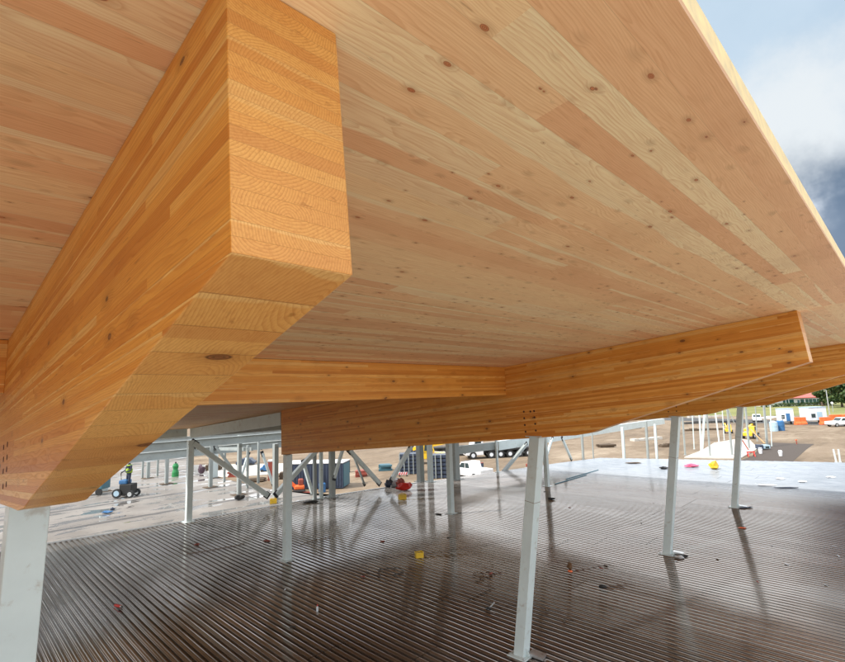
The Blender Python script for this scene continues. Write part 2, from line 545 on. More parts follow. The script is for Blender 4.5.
seam = [(-12, -25.6), (3.4, -24.3), (8.3, -23.6), (16.0, -22.9), (21.5, -21.9), (33, -19.2), (37, -18.0), (41.8, -3.8), (43.8, 4.5)]


def seam_x(y):
    for (y0, x0), (y1, x1) in zip(seam, seam[1:]):
        if y <= y1: return x0 + (x1 - x0) * (y - y0) / (y1 - y0)
    return 6


# ribbed sheets: six ribs to a sheet, butted in lengths along x
PITCH = 0.1725
bm = bmesh.new()
lay = bm.verts.layers.float.new('sheet')
XE = 7.0
y = -11.0
k = 0
rnd = random.Random(3)
while y < 43.7:
    if k % 6 == 0:
        laps = sorted([-16.5 + rnd.choice((-0.6, 0, 0, 0.5)), -8.2 + rnd.choice((-0.9, -0.3, 0, 0.45)), 0.2 + rnd.uniform(-.5, .5)])
        if (k // 6) % 5 == 2: laps = [l + 1.6 for l in laps]
        tints = [rnd.random() for _ in range(5)]
        dzs = [rnd.uniform(-0.0015, 0.0015) for _ in range(5)]
    x0 = seam_x(y)
    xs = [x0] + [l for l in laps if l > x0 + 0.5] + [XE]
    h = 0.042
    prof = [(0.0, -h), (0.050, -h), (0.060, -0.004), (0.064, 0), (0.085, 0.0), (0.089, -0.004), (0.095, -0.004), (0.099, 0.0), (0.140, 0), (0.152, -0.0022), (0.1605, -0.0065), (PITCH, -h)]
    for i in range(len(xs) - 1):
        a, b_ = xs[i], xs[i + 1] - 0.012
        rows = []
        for xx in (a, b_):
            vs = []
            for py, pz in prof:
                vv = bm.verts.new((xx, y + py, DECK + pz + dzs[i] + (0.0025 if i % 2 else 0)))
                vv[lay] = tints[i]
                vs.append(vv)
            rows.append(vs)
        for j in range(len(prof) - 1):
            bm.faces.new((rows[0][j], rows[1][j], rows[1][j + 1], rows[0][j + 1]))
    y += PITCH
    k += 1
bmesh.ops.recalc_face_normals(bm, faces=bm.faces)
me = bpy.data.meshes.new('deck_floor'); bm.to_mesh(me); bm.free()
me.materials.append(DECKM)
dk_o = bpy.data.objects.new('deck_floor', me); COL.objects.link(dk_o); tag(dk_o, None, None, kind='structure')
# soffit below the sheets
sb = MB()
yy = [s_[0] for s_ in seam]
pts = [(seam_x(q), q) for q in yy] + [(XE, 43.7), (XE, -12)]
sb.prism(pts, 2, DECK - 0.35, DECK - 0.075)
o = sb.build('floor_edge', M['darkfloor']); tag(o, None, None, kind='structure')

sl = MB()
e1, e2, e3 = onz(331, 496.5, DECK), onz(272, 489, DECK), onz(191, 471.5, DECK)
pts = [(seam_x(-12) - .02, -12), (seam_x(3.4) - .02, 3.4), (seam_x(8.3) - .02, 8.3), (seam_x(16) - .02, 16.0), (e1.x, e1.y), (e2.x, e2.y), (e3.x, e3.y), (-78, 27), (-78, -12)]
sl.prism(pts, 2, DECK - 0.4, DECK - 0.02)
o = sl.build('concrete_floor', slab_mat()); tag(o, None, None, kind='structure')
# pale angle trim along the joint
tr = MB()
for (y0, x0), (y1, x1) in zip(seam[:4], seam[1:5]):
    tr.bar((x0 - .03, y0, DECK + .006), (x1 - .03, y1, DECK + .006), 0.07, 0.05)
o = tr.build('edge_trim', GALV); tag(o, 'thin galvanised edge trim along joint of ribbed deck and concrete floor', 'trim')


# ------------------------------------------------------------------ timber: beams, purlins, roof panels
SL = math.atan(0.0875)
W_ = 0.315
DY = 7.953


def roofz(x): return 1.039 + 0.0875 * (x + 1.036) + CZ


def to_local(x, z):
    """world (x,z) to the frame whose origin is the beam's top tip and whose x axis follows the slope"""
    dx, dz = x + 1.036, z - roofz(-1.036)
    return (dx * math.cos(SL) + dz * math.sin(SL), -dx * math.sin(SL) + dz * math.cos(SL))


def glulam(yc, prof, label, bolts, extra=()):
    mb = MB()
    loc = [to_local(x, z + CZ) for x, z in prof]
    mb.prism(loc, 1, -W_ / 2, W_ / 2)
    o = mb.build('glulam_beam', GLU, loc=(-1.036, yc, roofz(-1.036)), rot=(0, -SL, 0), bevel=0.004)
    tag(o, label, 'beam', 'tapered timber beams under the canopy')
    for x, z in bolts:
        lx, lz = to_local(x, z + CZ)
        b = MB(); b.tube([(lx, -W_ / 2 - 0.0025, lz), (lx, -W_ / 2 + 0.02, lz)], 0.021, 12)
        b.build('bolt_hole', BOLTM, o)
    return o


def top(x): return roofz(x) - CZ - 0.002
XB = -15.25


def prof_for(bx, bz, zend):
    """top line, tip, taper, bend, inner end"""
    zi = zend
    # slightly rounded bend
    tip = (-0.975, 0.319)
    sl1 = (tip[1] - bz) / (tip[0] - bx); s2 = (bz - zi) / (bx - XB)
    return [(XB - 0.03, top(XB - 0.03)), (-1.036, top(-1.036)), tip, (bx + 0.35, bz + 0.35 * sl1), (bx + 0.12, bz + 0.12 * sl1 - 0.008), (bx - 0.15, bz - 0.15 * s2 - 0.004), (bx - 0.45, bz - 0.45 * s2), (XB, zi)]


def bolts_at(pts, y): return [((p := ony(a, b, y)).x, p.z - CZ) for a, b in pts]


y1, y2, y3, y4 = [0.5755 + DY * i for i in range(4)]
b2b = bolts_at([(523.6, 411.5), (524, 418), (524.6, 424.8), (525.4, 431.5), (533.8, 410.8), (534.3, 417.2), (535, 423.6), (535.6, 430.3), (530.2, 411.3)], y2 - W_ / 2)
b1b = bolts_at([(3.4, 447), (3.2, 459), (3, 471), (2.8, 486), (7.2, 444), (6.8, 457), (6.4, 469), (6.0, 484)], y1 - W_ / 2)
b3b = bolts_at([(668, 407.5), (668.2, 411.5), (676, 406.8), (676.3, 411)], y3 - W_ / 2)
B1 = glulam(y1, prof_for(-3.93, -0.585, -1.56), 'huge timber beam in the left foreground with its sawn end facing the viewer', b1b)
B2 = glulam(y2, prof_for(-4.35, -0.735, -1.668), 'long tapered timber beam across the middle of the canopy with paired bolt holes over its column', b2b)
B3 = glulam(y3, prof_for(-4.45, -0.742, -1.668), 'timber beam mostly hidden behind the middle beam, seen below its tapered tip', b3b)
B4 = glulam(y4, prof_for(-4.45, -0.742, -1.668), 'farthest timber beam, at right edge above the parked trailers', [])
y0 = y1 - DY


def purlin(ya, yb, x, label, ztop=None, zb=0.025):
    mb = MB()
    zt = roofz(x) - 0.004
    mb.prism([(x, zt), (x, zb + CZ), (x - 0.215, zb + CZ), (x - 0.215, roofz(x - .215) - 0.004)], 1, ya, yb)
    # its own frame: grain along y -> object rotated so that local x is world y
    mat = Matrix.Translation((x, ya, zt)) @ Matrix.Rotation(math.pi / 2, 4, 'Z')
    o = mb.build('timber_purlin', GLU, local=mat.inverted(), bevel=0.004)
    o.matrix_world = mat
    tag(o, label, 'beam', 'timber cross beams between the main beams')
    return o


purlin(y1 + W_ / 2, y2 - W_ / 2, -5.985, 'shallow timber cross beam joining the foreground beam to the middle beam')
purlin(y0, y1 - W_ / 2, -5.53, 'dark end of a cross beam at far left edge behind the foreground beam', zb=0.18)

TH = 0.20
EDGE = -0.337
joints = [EDGE, -3.09, -5.95, -8.9, -11.8, -14.7, -17.6, -20.5, -24.0]
spans = [(-9.0, y1, 'left of the foreground beam'), (y1, y2, 'between the foreground and middle beams'), (y2, 26.2, 'beyond the middle beam')]
rows_n = ['outermost', 'second from the outer edge', 'third from the outer edge', 'fourth from the outer edge', 'fifth from the outer edge', 'sixth from the outer edge', 'seventh from the outer edge', 'innermost']
for i in range(len(joints) - 1):
    for (ya, yb, nm) in (spans if i else [(-9.0, y2, 'running over the foreground beam'), spans[2]]):
        # bays 1 and 2 share continuous panels except where they meet over the beams
        xa, xb = joints[i + 1] + 0.005, joints[i] - 0.005
        mb = MB()
        L = (xb - xa) / math.cos(SL)
        mb.box((-L, 0.003, 0.0), (0, yb - ya - 0.003, 0.035))
        mb2 = MB(); mb2.box((-L + .004, 0.006, 0.0365), (0 if i else -0.002, yb - ya - 0.006, TH))
        e = empty('roof_panel', (xb, ya, roofz(xb) + 0.001), 'pale knotty timber roof panel, %s, %s' % (rows_n[i], nm), 'roof panel', 'timber roof panels of the canopy')
        e.rotation_euler = (0, -SL, 0)
        mb.build('bottom_boards', CLT, e)
        o = mb2.build('upper_layers', CLTEDGE, e)


# ------------------------------------------------------------------ steel columns and beams
def col(name, base, top_, w_, d_, label, mat=WSTEEL, plate=True, cap=False, side=(0, 1, 0), group=None):
    e = empty(name, base, label, 'column', group)
    b0 = Vector((0, 0, 0)); t0 = Vector(top_) - Vector(base)
    mb = MB(); mb.bar(b0, t0, w_, d_, side)
    mb.build('shaft', mat, e, bevel=0.008)
    if plate:
        p = MB(); p.box((-d_ * .9, -w_ * .9, -0.01), (d_ * .9, w_ * .9, 0.018)); p.build('base_plate', mat, e)
    if cap:
        p = MB(); p.bar(t0 - t0.normalized() * 0.03, t0 + t0.normalized() * 0.0, w_ * 1.25, d_ * 1.25, side); p.build('cap_plate', mat, e)
    return e


names = ['thick pale steel column under the foreground beam at left edge', 'leaning pale steel column under the middle beam, the nearest whole one',
         'leaning pale steel column right of the middle beam column', 'farthest leaning pale steel column in the front row']
for i in range(4):
    yc = 0.5755 + DY * i
    if i == 0:
        xb_, xt_, zt_ = -5.17, -4.86, -0.66
        # foreground: bottom goes out of frame
        c = col('canopy_column', (-5.62, yc, DECK), (-4.98, yc, CZ - 0.665), 0.25, 0.25, names[0], group='leaning columns carrying the canopy')
    else:
        c = col('canopy_column', (-6.05, yc - 0.07, DECK), (-5.38, yc - 0.05, CZ - 0.80), 0.22, 0.22, names[i], group='leaning columns carrying the canopy')
    if i:
        # welded lug at the foot
        l = MB(); l.bar((0.15, 0.1, 0.06), (0.42, 0.16, 0.03), 0.2, 0.05); l.build('foot_plate', GALV, c)
        r_ = MB(); 
        tt = Vector((0.67, .02, CZ - 0.80 - DECK))
        q = tt * 0.70
        r_.bar(q, q + tt.normalized() * 0.008, 0.223, 0.223, (0, 1, 0)); r_.build('weld_seam', M['brown'], c)
        cp = MB(); cp.box((tt.x - .17, -.14, tt.z - .0), (tt.x + .17, .17, tt.z + .014)); cp.build('cap_plate', WSTEEL, c)
        for bx_ in (-.16, .16):
            for by_ in (-.16, .16):
                nb = MB(); nb.tube([(bx_, by_, .018), (bx_, by_, .05)], .016, 6); nb.build('anchor_bolt', GALV, c)
        gz = MB()
        gz.prism([(.112, .02), (.112, .24), (.2, .02)], 1, -.006, .006); gz.build('stiffener', WSTEEL, c)

r2n = {1: 'slender pale column under the inner end of the middle beam', 2: 'slender pale column standing on the ribbed deck left of a yellow box', 3: 'slender pale column just right of the nearest leaning column'}
for i in (1, 2, 3):
    yc = 0.5755 + DY * i
    col('inner_column', (-15.03, yc - .06, DECK), (-15.0, yc - .06, CZ - 1.655), 0.22, 0.22, r2n[i], group='slender columns of the second row')

# seam row
ZR3 = -1.47
sr = [(188, 521.5, 0.24, WSTEEL, 'pale column at the corner where the ribbed deck meets the wet concrete'),
      (275, 498.5, 0.24, GSTEEL, 'column beside the brace foot just left of the middle beam end'),
      (332, 497, 0.26, GSTEEL, 'grey column with a brace on each side, behind the middle beam end'),
      (321, 498, 0.16, WSTEEL, 'thin white column in front of the dark blue container'),
      (314.5, 499, 0.16, GSTEEL, 'thin grey column left of the thin white one at the container'),
      (420.5, 481, 0.34, GSTEEL, 'thick grey column in front of the stacked racks, left of a pair'),
      (430.5, 481.5, 0.26, WSTEEL, 'pale column right beside the thick grey one at the stacked racks'),
      (455.5, 479, 0.42, GSTEEL, 'broad grey column between the racks and the white truck'),
      (497.5, 472, 0.13, WSTEEL, 'thin post at the corner of the steel eaves beam')]
for px, py, w_, mt, lb in sr:
    b = onz(px, py, DECK)
    col('frame_column', b, (b.x, b.y, CZ - (1.45 if b.y < 12 else 2.1)) if px < 400 or px > 480 else (b.x, b.y, CZ - 2.0), w_, w_, lb, mt, group='columns of the steel frame along the deck joint')


def sbeam(name, a, b, w_, h_, label, mat=GSTEEL, group='steel beams of the open frame', ibeam=True):
    a, b = Vector(a), Vector(b)
    e = empty(name, a, label, 'beam', group)
    d = (b - a)
    sd_ = d.cross(Vector((0, 0, 1))).normalized()
    upv = sd_.cross(d).normalized()
    if ibeam:
        m1 = MB(); m1.bar(upv * 0, d, w_ * 0.12, h_ * .9, sd_); m1.build('web', mat, e)
        m2 = MB(); m2.bar(upv * (h_ / 2), d + upv * (h_ / 2), w_, h_ * .07, sd_); m2.bar(-upv * (h_ / 2), d - upv * (h_ / 2), w_, h_ * .07, sd_); m2.build('flange', mat, e)
    else:
        m1 = MB(); m1.bar((0, 0, 0), d, w_, h_, sd_); m1.build('web', mat, e)
    return e


c188 = onz(188, 521.5, DECK)
# rafter from the middle beam's end back to the corner column, then the cross beam at the roof's rear edge
sbeam('steel_beam', (-15.4, 8.53, roofz(-15.4) - .26), (-23.6, 8.5, roofz(-23.6) - .22), 0.24, 0.42, 'pale sloping steel rafter running back from the middle beam end to the corner column', WSTEEL, ibeam=False)
sbeam('steel_beam', (-23.75, -6, roofz(-23.75) - .19), (-23.75, 8.3, roofz(-23.75) - .19), 0.24, 0.38, 'grey steel beam under the rear edge of the timber roof left of the corner column', WSTEEL)
sbeam('steel_beam', (-23.75, 8.7, roofz(-23.75) - .19), (-23.0, 24, roofz(-23.75) - .19), 0.24, 0.34, 'grey steel beam under the rear edge of the timber roof right of the corner column', GSTEEL)


def depth0(p): return fwd.dot(Vector(p) - Vector((0, 0, CZ)))


def brace(p, q, x, w_, label, mat=WSTEEL):
    a, b = onx(*p, x), onx(*q, x)
    e = empty('diagonal_brace', a, label, 'brace', 'diagonal braces of the steel frame')
    m1 = MB(); m1.bar((0, 0, 0), b - a, w_, w_, (1, 0, 0)); m1.build('bar', mat, e)
    d = (b - a).normalized()
    g1 = MB(); g1.bar(-d * .15, d * .22, 0.05, w_ * 1.5, (1, 0, 0)); g1.build('gusset', DARKM, e)
    g2 = MB(); g2.bar(b - a - d * .15, b - a + d * .12, 0.05, w_ * 1.4, (1, 0, 0)); g2.build('gusset', DARKM, e)
    return e


brace((193, 443), (267, 495), -23.3, 0.22, 'long pale brace falling right from the corner column to the deck joint')
brace((316, 450), (276, 494), -22.9, 0.22, 'pale brace rising right from the deck joint behind the slender column')
brace((303, 462), (313, 496), -24.5, 0.16, 'short thin brace in front of the dark blue container')
brace((343, 447), (334, 478), -21.9, 0.14, 'thin brace leaning on the right of the grey column by the container')
brace((349, 450), (379, 483), -21.7, 0.2, 'pale brace falling right toward the red and blue bundle')
brace((352, 452), (364, 484), -24.5, 0.10, 'very thin dark rod brace behind the right falling brace', GSTEEL)
brace((411, 446), (391, 480), -21.4, 0.2, 'pale brace rising right from the red and blue bundle')
brace((526, 444), (502, 473), -20.5, 0.2, 'grey brace falling left beneath the white eaves beam', GSTEEL)
brace((552, 438), (545.5, 458), -19.6, 0.14, 'white brace close right of the nearest leaning column')
brace((562, 438), (571, 459), -19.3, 0.14, 'pale brace leaning right above the far deck corner')
brace((215, 446), (238, 476), -30.0, 0.14, 'dark thin brace crossing behind the long pale brace', GSTEEL)
brace((248, 454), (239, 482), -31.0, 0.14, 'thin pale brace leaning over the wet concrete')
brace((262, 453), (273, 485), -31.0, 0.14, 'thin pale brace right of the farther columns on the wet concrete')

# lower eaves beam beyond the middle beam
a = onx(457, 450, -21.4); b = onx(497, 445, -21.4)
sbeam('steel_beam', a, b, 0.25, 0.5, 'short grey steel beam left of the white eaves beam', GSTEEL, ibeam=False)
a = onx(497, 445.5, -21.0); b = onx(663, 421.0, -21.0)
sbeam('steel_beam', a, b, 0.3, 0.62, 'long white steel eaves beam seen past the middle beam', WSTEEL, ibeam=False)

# rear frame over the concrete floor
cz = [(104, 491, 'stout column on the wet concrete left of the scissor lift'), (147.5, 478, 'most distant thin column on the wet concrete'), (166, 483.5, 'thin column with a square foot, left of the green lift'),
      (210, 487, 'thin column on the wet concrete just right of the corner column'), (214, 477.5, 'stubby pale post behind the long brace'), (238.6, 494.5, 'thin column on the wet concrete under the long brace')]
tops = {104: 452, 147.5: 462, 166: 444, 210: 442, 214: 454, 238.6: 436}
for px, py, lb in cz:
    b = onz(px, py, DECK - .02)
    ht = (py - tops[px]) * (fwd.dot(b - Vector((0, 0, CZ)))) / FPX
    c = col('rear_column', b, (b.x, b.y, b.z + ht), 0.36 if px == 104 else (0.42 if px == 214 else 0.2), 0.22, lb, WSTEEL if px in (104, 214) else GSTEEL, plate=False, group='columns standing on the wet concrete')
    p = MB(); p.box((-.36, -.36, .0), (.36, .36, .03)); p.build('base_plate', M['bark'], c)
for x, pp_, hh, lb in ((-32.2, (280, 443.5), 0.46, 'lowest and nearest of the grey beams over the wet concrete'), (-36.5, (280, 436), 0.42, 'middle grey beam over the wet concrete'), (-44, (280, 431.5), 0.4, 'highest and farthest grey beam over the wet concrete')):
    q = onx(*pp_, x)
    sbeam('steel_beam', (x, -8, q.z), (x, q.y + 9, q.z), 0.25, hh, lb, GSTEEL, group='level grey beams over the wet concrete')
more = [(142, 440, 478, 'faint post near the worker on the wet concrete'), (157, 446, 476, 'faint post left of the green tank'), (224, 438, 481, 'faint post under the long brace, left'), (258, 440, 483, 'faint post under the long brace, right'), (247, 446, 488, 'faint post standing beside the thin leaning brace')]
for px, t_, b_, lb in more:
    b = onz(px, b_, DECK - .02)
    ht = (b_ - t_) * depth0(b) / FPX
    col('rear_column', b, (b.x, b.y, b.z + ht), 0.13, 0.13, lb, GSTEEL, plate=False, group='columns standing on the wet concrete')
for xq, zq, yb_, lb in ((-27.5, -1.9, 20, 'grey beam directly behind the rear edge of the timber roof'), (-55, -4.6, 44, 'very far low beam closing the open steel frame')):
    sbeam('steel_beam', (xq, -8, CZ + zq), (xq, yb_, CZ + zq), 0.25, 0.4, lb, GSTEEL, group='level grey beams over the wet concrete')
for yq, zq, lb in ((13.0, -2.35, 'thin rail running back over the wet concrete, nearer'), (18.0, -2.35, 'thin rail running back over the wet concrete, farther')):
    sbeam('steel_beam', (-27, yq, CZ + zq - .1), (-44, yq, CZ + zq - .8), 0.12, 0.18, lb, GSTEEL, ibeam=False)

# posts of the next building section beyond the deck end
posts = [(581.5, 434, 456, .26, GSTEEL, 'first post'), (591.5, 430, 454, .14, GSTEEL, 'second thin post'), (622, 427, 455.5, .32, WSTEEL, 'third, broader post'), (645.5, 421, 456, .26, GSTEEL, 'fourth post'), (654.5, 424, 456, .26, WSTEEL, 'fifth post, nearest left of the third leaning column')]
for px, t_, b_, w_, mt, lb in posts:
    b = ony(px + 1, b_ + 2, 40.5)
    b = Vector((b.x, 40.5 if px > 600 else 38.6, 0))
    v = W(px, t_); 
    b = ony(px + .6, b_, b.y); t2 = ony(px, t_, b.y)
    col('far_post', (b.x, b.y, 0), t2, w_ * .6, w_ * .6, lb + ' along the far deck edge', mt, plate=False, group='posts along the far edge of the deck')


def member(a, b, w_, label, mat, name='frame_member'):
    A, B = G(*b), None
    P0 = G(*b)
    yv = P0.y
    P1 = ony(a[0], a[1], yv)
    e = empty(name, P0, label, 'steel post', 'raw steel members of the next frame section')
    w_ *= .75
    m1 = MB(); m1.bar((0, 0, 0), P1 - P0, w_, w_, tuple(right)); m1.build('bar', mat, e)
    c = MB(); c.box((-w_, -w_, 0), (w_, w_, 0.05)); c.build('base_plate', mat, e)
    return e


for a, b, w_, lb, mt in [
    ((682, 414), (685, 455), .22, 'grey post right behind the third leaning column', GSTEEL),
    ((699, 412), (701, 451), .22, 'pale post left of the white leaning prop', WSTEEL),
    ((704.5, 412), (701.5, 452), .30, 'bright white prop leaning right beyond the deck', WSTEEL),
    ((706.5, 414), (710, 457), .22, 'grey post right of the bright white prop', GSTEEL),
    ((715, 412), (719, 443), .20, 'cream post leaning over the pale concrete pad', WSTEEL),
    ((727, 408), (732, 456), .26, 'grey prop close left of the farthest leaning column', GSTEEL),
    ((745, 406), (749, 449), .26, 'grey post close right of the farthest leaning column', GSTEEL),
    ((763.5, 404), (767, 447), .30, 'tall grey post left of the blue tank', GSTEEL),
    ((728, 409), (734, 423), .16, 'short slanting strut left of the farthest leaning column', GSTEEL),
    ((750, 429), (764, 443), .18, 'cream strut slanting down right in front of the yellow machine', M['timber']),
    ((742, 440), (749, 451), .14, 'rusty strut on the painted shadow beside the buckets', M['rust']),
    ((692, 414), (694, 449), .14, 'thin cream post between the third leaning column and the white prop', WSTEEL),
    ((722, 410), (724, 440), .14, 'thin cream post right of the leaning cream post', WSTEEL),
    ((755, 405), (757, 441), .16, 'thin grey post at the yellow machine', GSTEEL),
    ((736, 412), (752, 409), .14, 'short level bar tying the far posts, right of the farthest leaning column', GSTEEL) if False else ((770, 405), (771.5, 446), .13, 'thin post just right of the tall grey post', WSTEEL),
    ((833, 449), (836, 462), .16, 'left white stake near the right edge beyond the deck', WSTEEL),
    ((838, 449), (840, 462), .16, 'right white stake near the right edge beyond the deck', WSTEEL)]:
    member(a, b, w_, lb, mt)
# ------------------------------------------------------------------ things lying on the deck
A45 = math.atan2(0.7094, 0.7036)       # the direction that runs left to right across the view


def depth(p): return fwd.dot(Vector(p) - Vector((0, 0, CZ)))
def mpp(p): return depth(p) / FPX      # metres per photo pixel at p


def frame_at(p, rz=A45):
    return p


p = D(118, 607)
e = empty('spray_can', p, 'red spray can with dark nozzle lying on the ribbed deck in the left foreground', 'spray can', rz=R(20))
MB().tube([(-.13, 0, .035), (.09, 0, .035)], .034, 14).build('body', M['red'], e, smooth=False)
MB().tube([(.09, 0, .035), (.12, 0, .035)], [.03, .016], 12).build('shoulder', GALV, e)
MB().tube([(.12, 0, .035), (.165, 0, .035)], .016, 10).build('nozzle', M['black'], e)


def crate(px, py, s, label, nm='yellow_box'):
    p = D(px, py)
    e = empty(nm, p, label, 'box', rz=R(62))
    b = MB()
    b.box((-s, -s * .7, 0), (s, s * .7, .012))
    b.box((-s, -s * .7, .012), (s, -s * .7 + .012, s * 1.3)); b.box((-s, s * .7 - .012, .012), (s, s * .7, s * 1.3))
    b.box((-s, -s * .7 + .012, .012), (-s + .012, s * .7 - .012, s * 1.3)); b.box((s - .012, -s * .7 + .012, .012), (s, s * .7 - .012, s * 1.3))
    b.build('tub', M['yellow'], e)
    MB().box((-s * .5, -s * .3, .02), (s * .4, s * .35, s * 1.15)).build('contents', M['offwhite'], e, bevel=.01)
    MB().tube([(-s, -s * .7 - .01, s * 1.2), (-s * .5, -s * .7 - .03, s * 1.75), (s * .5, -s * .7 - .03, s * 1.75), (s, -s * .7 - .01, s * 1.2)], .01).build('handle', M['yellow'], e)


crate(419, 557, .125, 'yellow tool box alone in the middle of the ribbed deck')
crate(402, 499, .19, 'yellow tool box near the red bundle at the back of the ribbed deck')
crate(273, 503, .17, 'yellow box at the foot of the long braces by the middle beam end')

p = D(570, 571)
e = empty('work_glove', p, 'brown leather glove standing upright on orange cuff, right of the nearest leaning column', 'glove', rz=A45)
m1 = MB()
m1.tube([(0, 0, .02), (0, 0, .10), (.005, 0, .18)], [.045, .06, .055], 10)
m1.build('palm', M['brown'], e, smooth=True)
for i_, (fx, fl) in enumerate(((-.036, .055), (-.012, .075), (.014, .07), (.038, .05))):
    MB().tube([(fx, 0, .17), (fx * 1.1, .01, .17 + fl * .7), (fx * 1.1, .03, .17 + fl)], [.016, .015, .010], 8).build('finger', M['brown'], e, smooth=True)
MB().tube([(-.04, 0, .09), (-.075, 0, .13), (-.08, .01, .165)], [.02, .017, .011], 8).build('thumb', M['brown'], e, smooth=True)
MB().tube([(-.005, 0, .0), (0, 0, .035)], [.07, .048], 10).build('cuff', M['orange'], e)

p = D(604, 589)
e = empty('power_tool', p, 'black hand tool with dark cable lying right of the brown glove', 'tool', rz=R(20))
MB().tube([(-.12, 0, .05), (-.03, 0, .06), (.07, 0, .045)], [.035, .045, .025], 10).build('body', M['black'], e, smooth=True)
MB().tube([(-.06, 0, .05), (-.09, .09, .03), (-.1, .13, .02)], .02, 8).build('grip', M['black'], e)
MB().tube([(.07, 0, .045), (.17, -.03, .03), (.25, .05, .012), (.33, .02, .012)], .009, 6).build('cable', M['brown'], e)

p = D(491, 608)
e = empty('clamp', p, 'small steel clamp propped on black jaw, left of the nearest leaning column', 'clamp', rz=A45 + .3)
MB().bar((-.06, 0, .02), (.09, 0, .13), .02, .012).build('jaw', GALV, e)
MB().bar((-.02, .03, .01), (.11, .03, .10), .018, .012).build('jaw', GALV, e)
MB().box((-.13, -.04, .005), (-.02, .05, .025)).build('pad', M['black'], e)

p = D(317, 611)
e = empty('bottle', p, 'tiny pale bottle with red cap standing in the foreground left of centre', 'bottle')
MB().tube([(0, 0, 0), (0, 0, .09), (0, 0, .11), (0, 0, .12)], [.026, .026, .012, .012], 10).build('body', M['offwhite'], e)
MB().tube([(0, 0, .12), (0.01, 0, .15)], .015, 8).build('cap', M['red'], e)


def cable(pts, r, mat, label, nm='cable', cat='cable', dz=0.012):
    P = [D(*q) + Vector((0, 0, dz)) for q in pts]
    # smooth
    Q = []
    for i in range(len(P) - 1):
        a, b, c, d = P[max(i - 1, 0)], P[i], P[i + 1], P[min(i + 2, len(P) - 1)]
        for k_ in range(6):
            t_ = k_ / 6
            Q.append(0.5 * ((2 * b) + (c - a) * t_ + (2 * a - 5 * b + 4 * c - d) * t_ * t_ + (3 * b - a - 3 * c + d) * t_ ** 3))
    Q.append(P[-1])
    o_ = Q[0].copy()
    m_ = MB(); m_.tube([q - o_ for q in Q], r, 6)
    tag(m_.build(nm, mat, loc=o_), label, cat)


cable([(366, 571), (372, 575), (380, 576), (378, 570), (384, 569), (398, 568), (403, 572), (392, 575)], .008, M['black'], 'loop of black cable on the deck below left of the lone yellow box')
cable([(472, 574), (478, 577), (484, 576), (480, 572), (473, 574), (481, 579)], .007, M['brown'], 'small curl of thin wire on the deck left of the nearest leaning column')
cable([(186, 554), (205, 551), (222, 548), (238, 545), (244, 543)], .009, M['brown'], 'rust brown cable running across the deck in front of the corner column')
cable([(300, 545), (310, 541), (322, 539), (330, 537)], .008, M['brown'], 'thin brown cord on the deck right of the slender column')
for q0, q1, lb in (((555, 484), (586, 475), 'dark steel rod lying on bright deck left of third leaning column, nearer'), ((566, 479), (598, 470), 'dark steel rod lying on bright deck, farther of the two')):
    cable([q0, ((q0[0] + q1[0]) / 2, (q0[1] + q1[1]) / 2), q1], .03, M['teal'], lb, 'steel_rod', 'rod')


def lump(px, py, sx, sy, sz_, mat, label, nm, cat, seed=1, group=None):
    """a crumpled bit of sheet or cloth"""
    p = D(px, py)
    bm_ = bmesh.new(); bmesh.ops.create_icosphere(bm_, subdivisions=2, radius=1)
    r_ = random.Random(seed)
    for v in bm_.verts:
        f_ = 1 + r_.uniform(-.28, .28)
        v.co = Vector((v.co.x * sx * f_, v.co.y * sy * f_, max(0, v.co.z * .5 + .45) * sz_ * f_))
    m_ = MB(); m_.bm.free(); m_.bm = bm_
    o_ = m_.build(nm, mat, loc=p, rot=(0, 0, A45 + r_.uniform(-.4, .4)))
    tag(o_, label, cat, group)
    return o_


lump(678, 558, .16, .10, .06, GALV, 'crumpled grey plastic at the foot of the third leaning column', 'plastic_scrap', 'scrap', 2)
lump(684, 556.5, .12, .05, .04, M['black'], 'black rag beside crumpled plastic at the third leaning column foot', 'rag', 'rag', 3)
lump(745, 508, .30, .05, .05, M['navy'], 'dark strap lying right of the farthest leaning column foot', 'strap', 'strap', 4)
lump(551, 499.5, .17, .1, .1, M['black'], 'small black block right of the second row column', 'block', 'block', 5)
lump(310, 502.5, .42, .16, .1, M['black'], 'flat black bag behind the slender column by the middle beam end', 'bag', 'bag', 6)
lump(388, 487, .22, .2, .5, M['navy'], 'navy bag at the foot of the V shaped braces', 'bag', 'bag', 7)
lump(394.5, 486, .34, .25, .48, M['offwhite'], 'white sack between the navy bag and the red straps', 'sack', 'sack', 8)
lump(404, 490, .48, .26, .45, M['red'], 'heap of red straps behind the farther yellow box', 'strap_heap', 'straps', 9)
lump(400, 487, .25, .2, .55, M['rust'], 'dark red bundle among the red straps', 'bundle', 'bundle', 19)
lump(691, 467, .5, .2, .2, M['pink'], 'pink cloth lying on the bright end of the deck', 'cloth', 'cloth', 10)
lump(714, 469, .26, .3, .5, M['yellow'], 'yellow bag standing on the bright end of the deck', 'bag', 'bag', 11)
lump(663.5, 469, .24, .2, .18, M['black'], 'small black tool bag left of the pink cloth', 'bag', 'bag', 12)
lump(633, 463.5, .5, .08, .1, M['bark'], 'dark stick like scrap on the white deck left of third leaning column', 'scrap', 'scrap', 13)
lump(767, 485.5, .45, .1, .06, M['white'], 'white paper strip on blue grey deck left of a dark tool', 'paper', 'paper', 14)
lump(787, 488, .6, .06, .05, M['navy'], 'long dark tool lying on the deck near the right edge', 'tool', 'tool', 15)
lump(780, 479, .22, .14, .07, M['white'], 'white scrap in the middle of the bright deck right side', 'paper', 'paper', 16)
lump(802, 482, .2, .14, .07, M['white'], 'small white scrap nearest the dark tool at right', 'paper', 'paper', 17)
lump(830, 477.5, .22, .14, .07, M['white'], 'small white scrap nearest the right edge on the bright deck', 'paper', 'paper', 18)
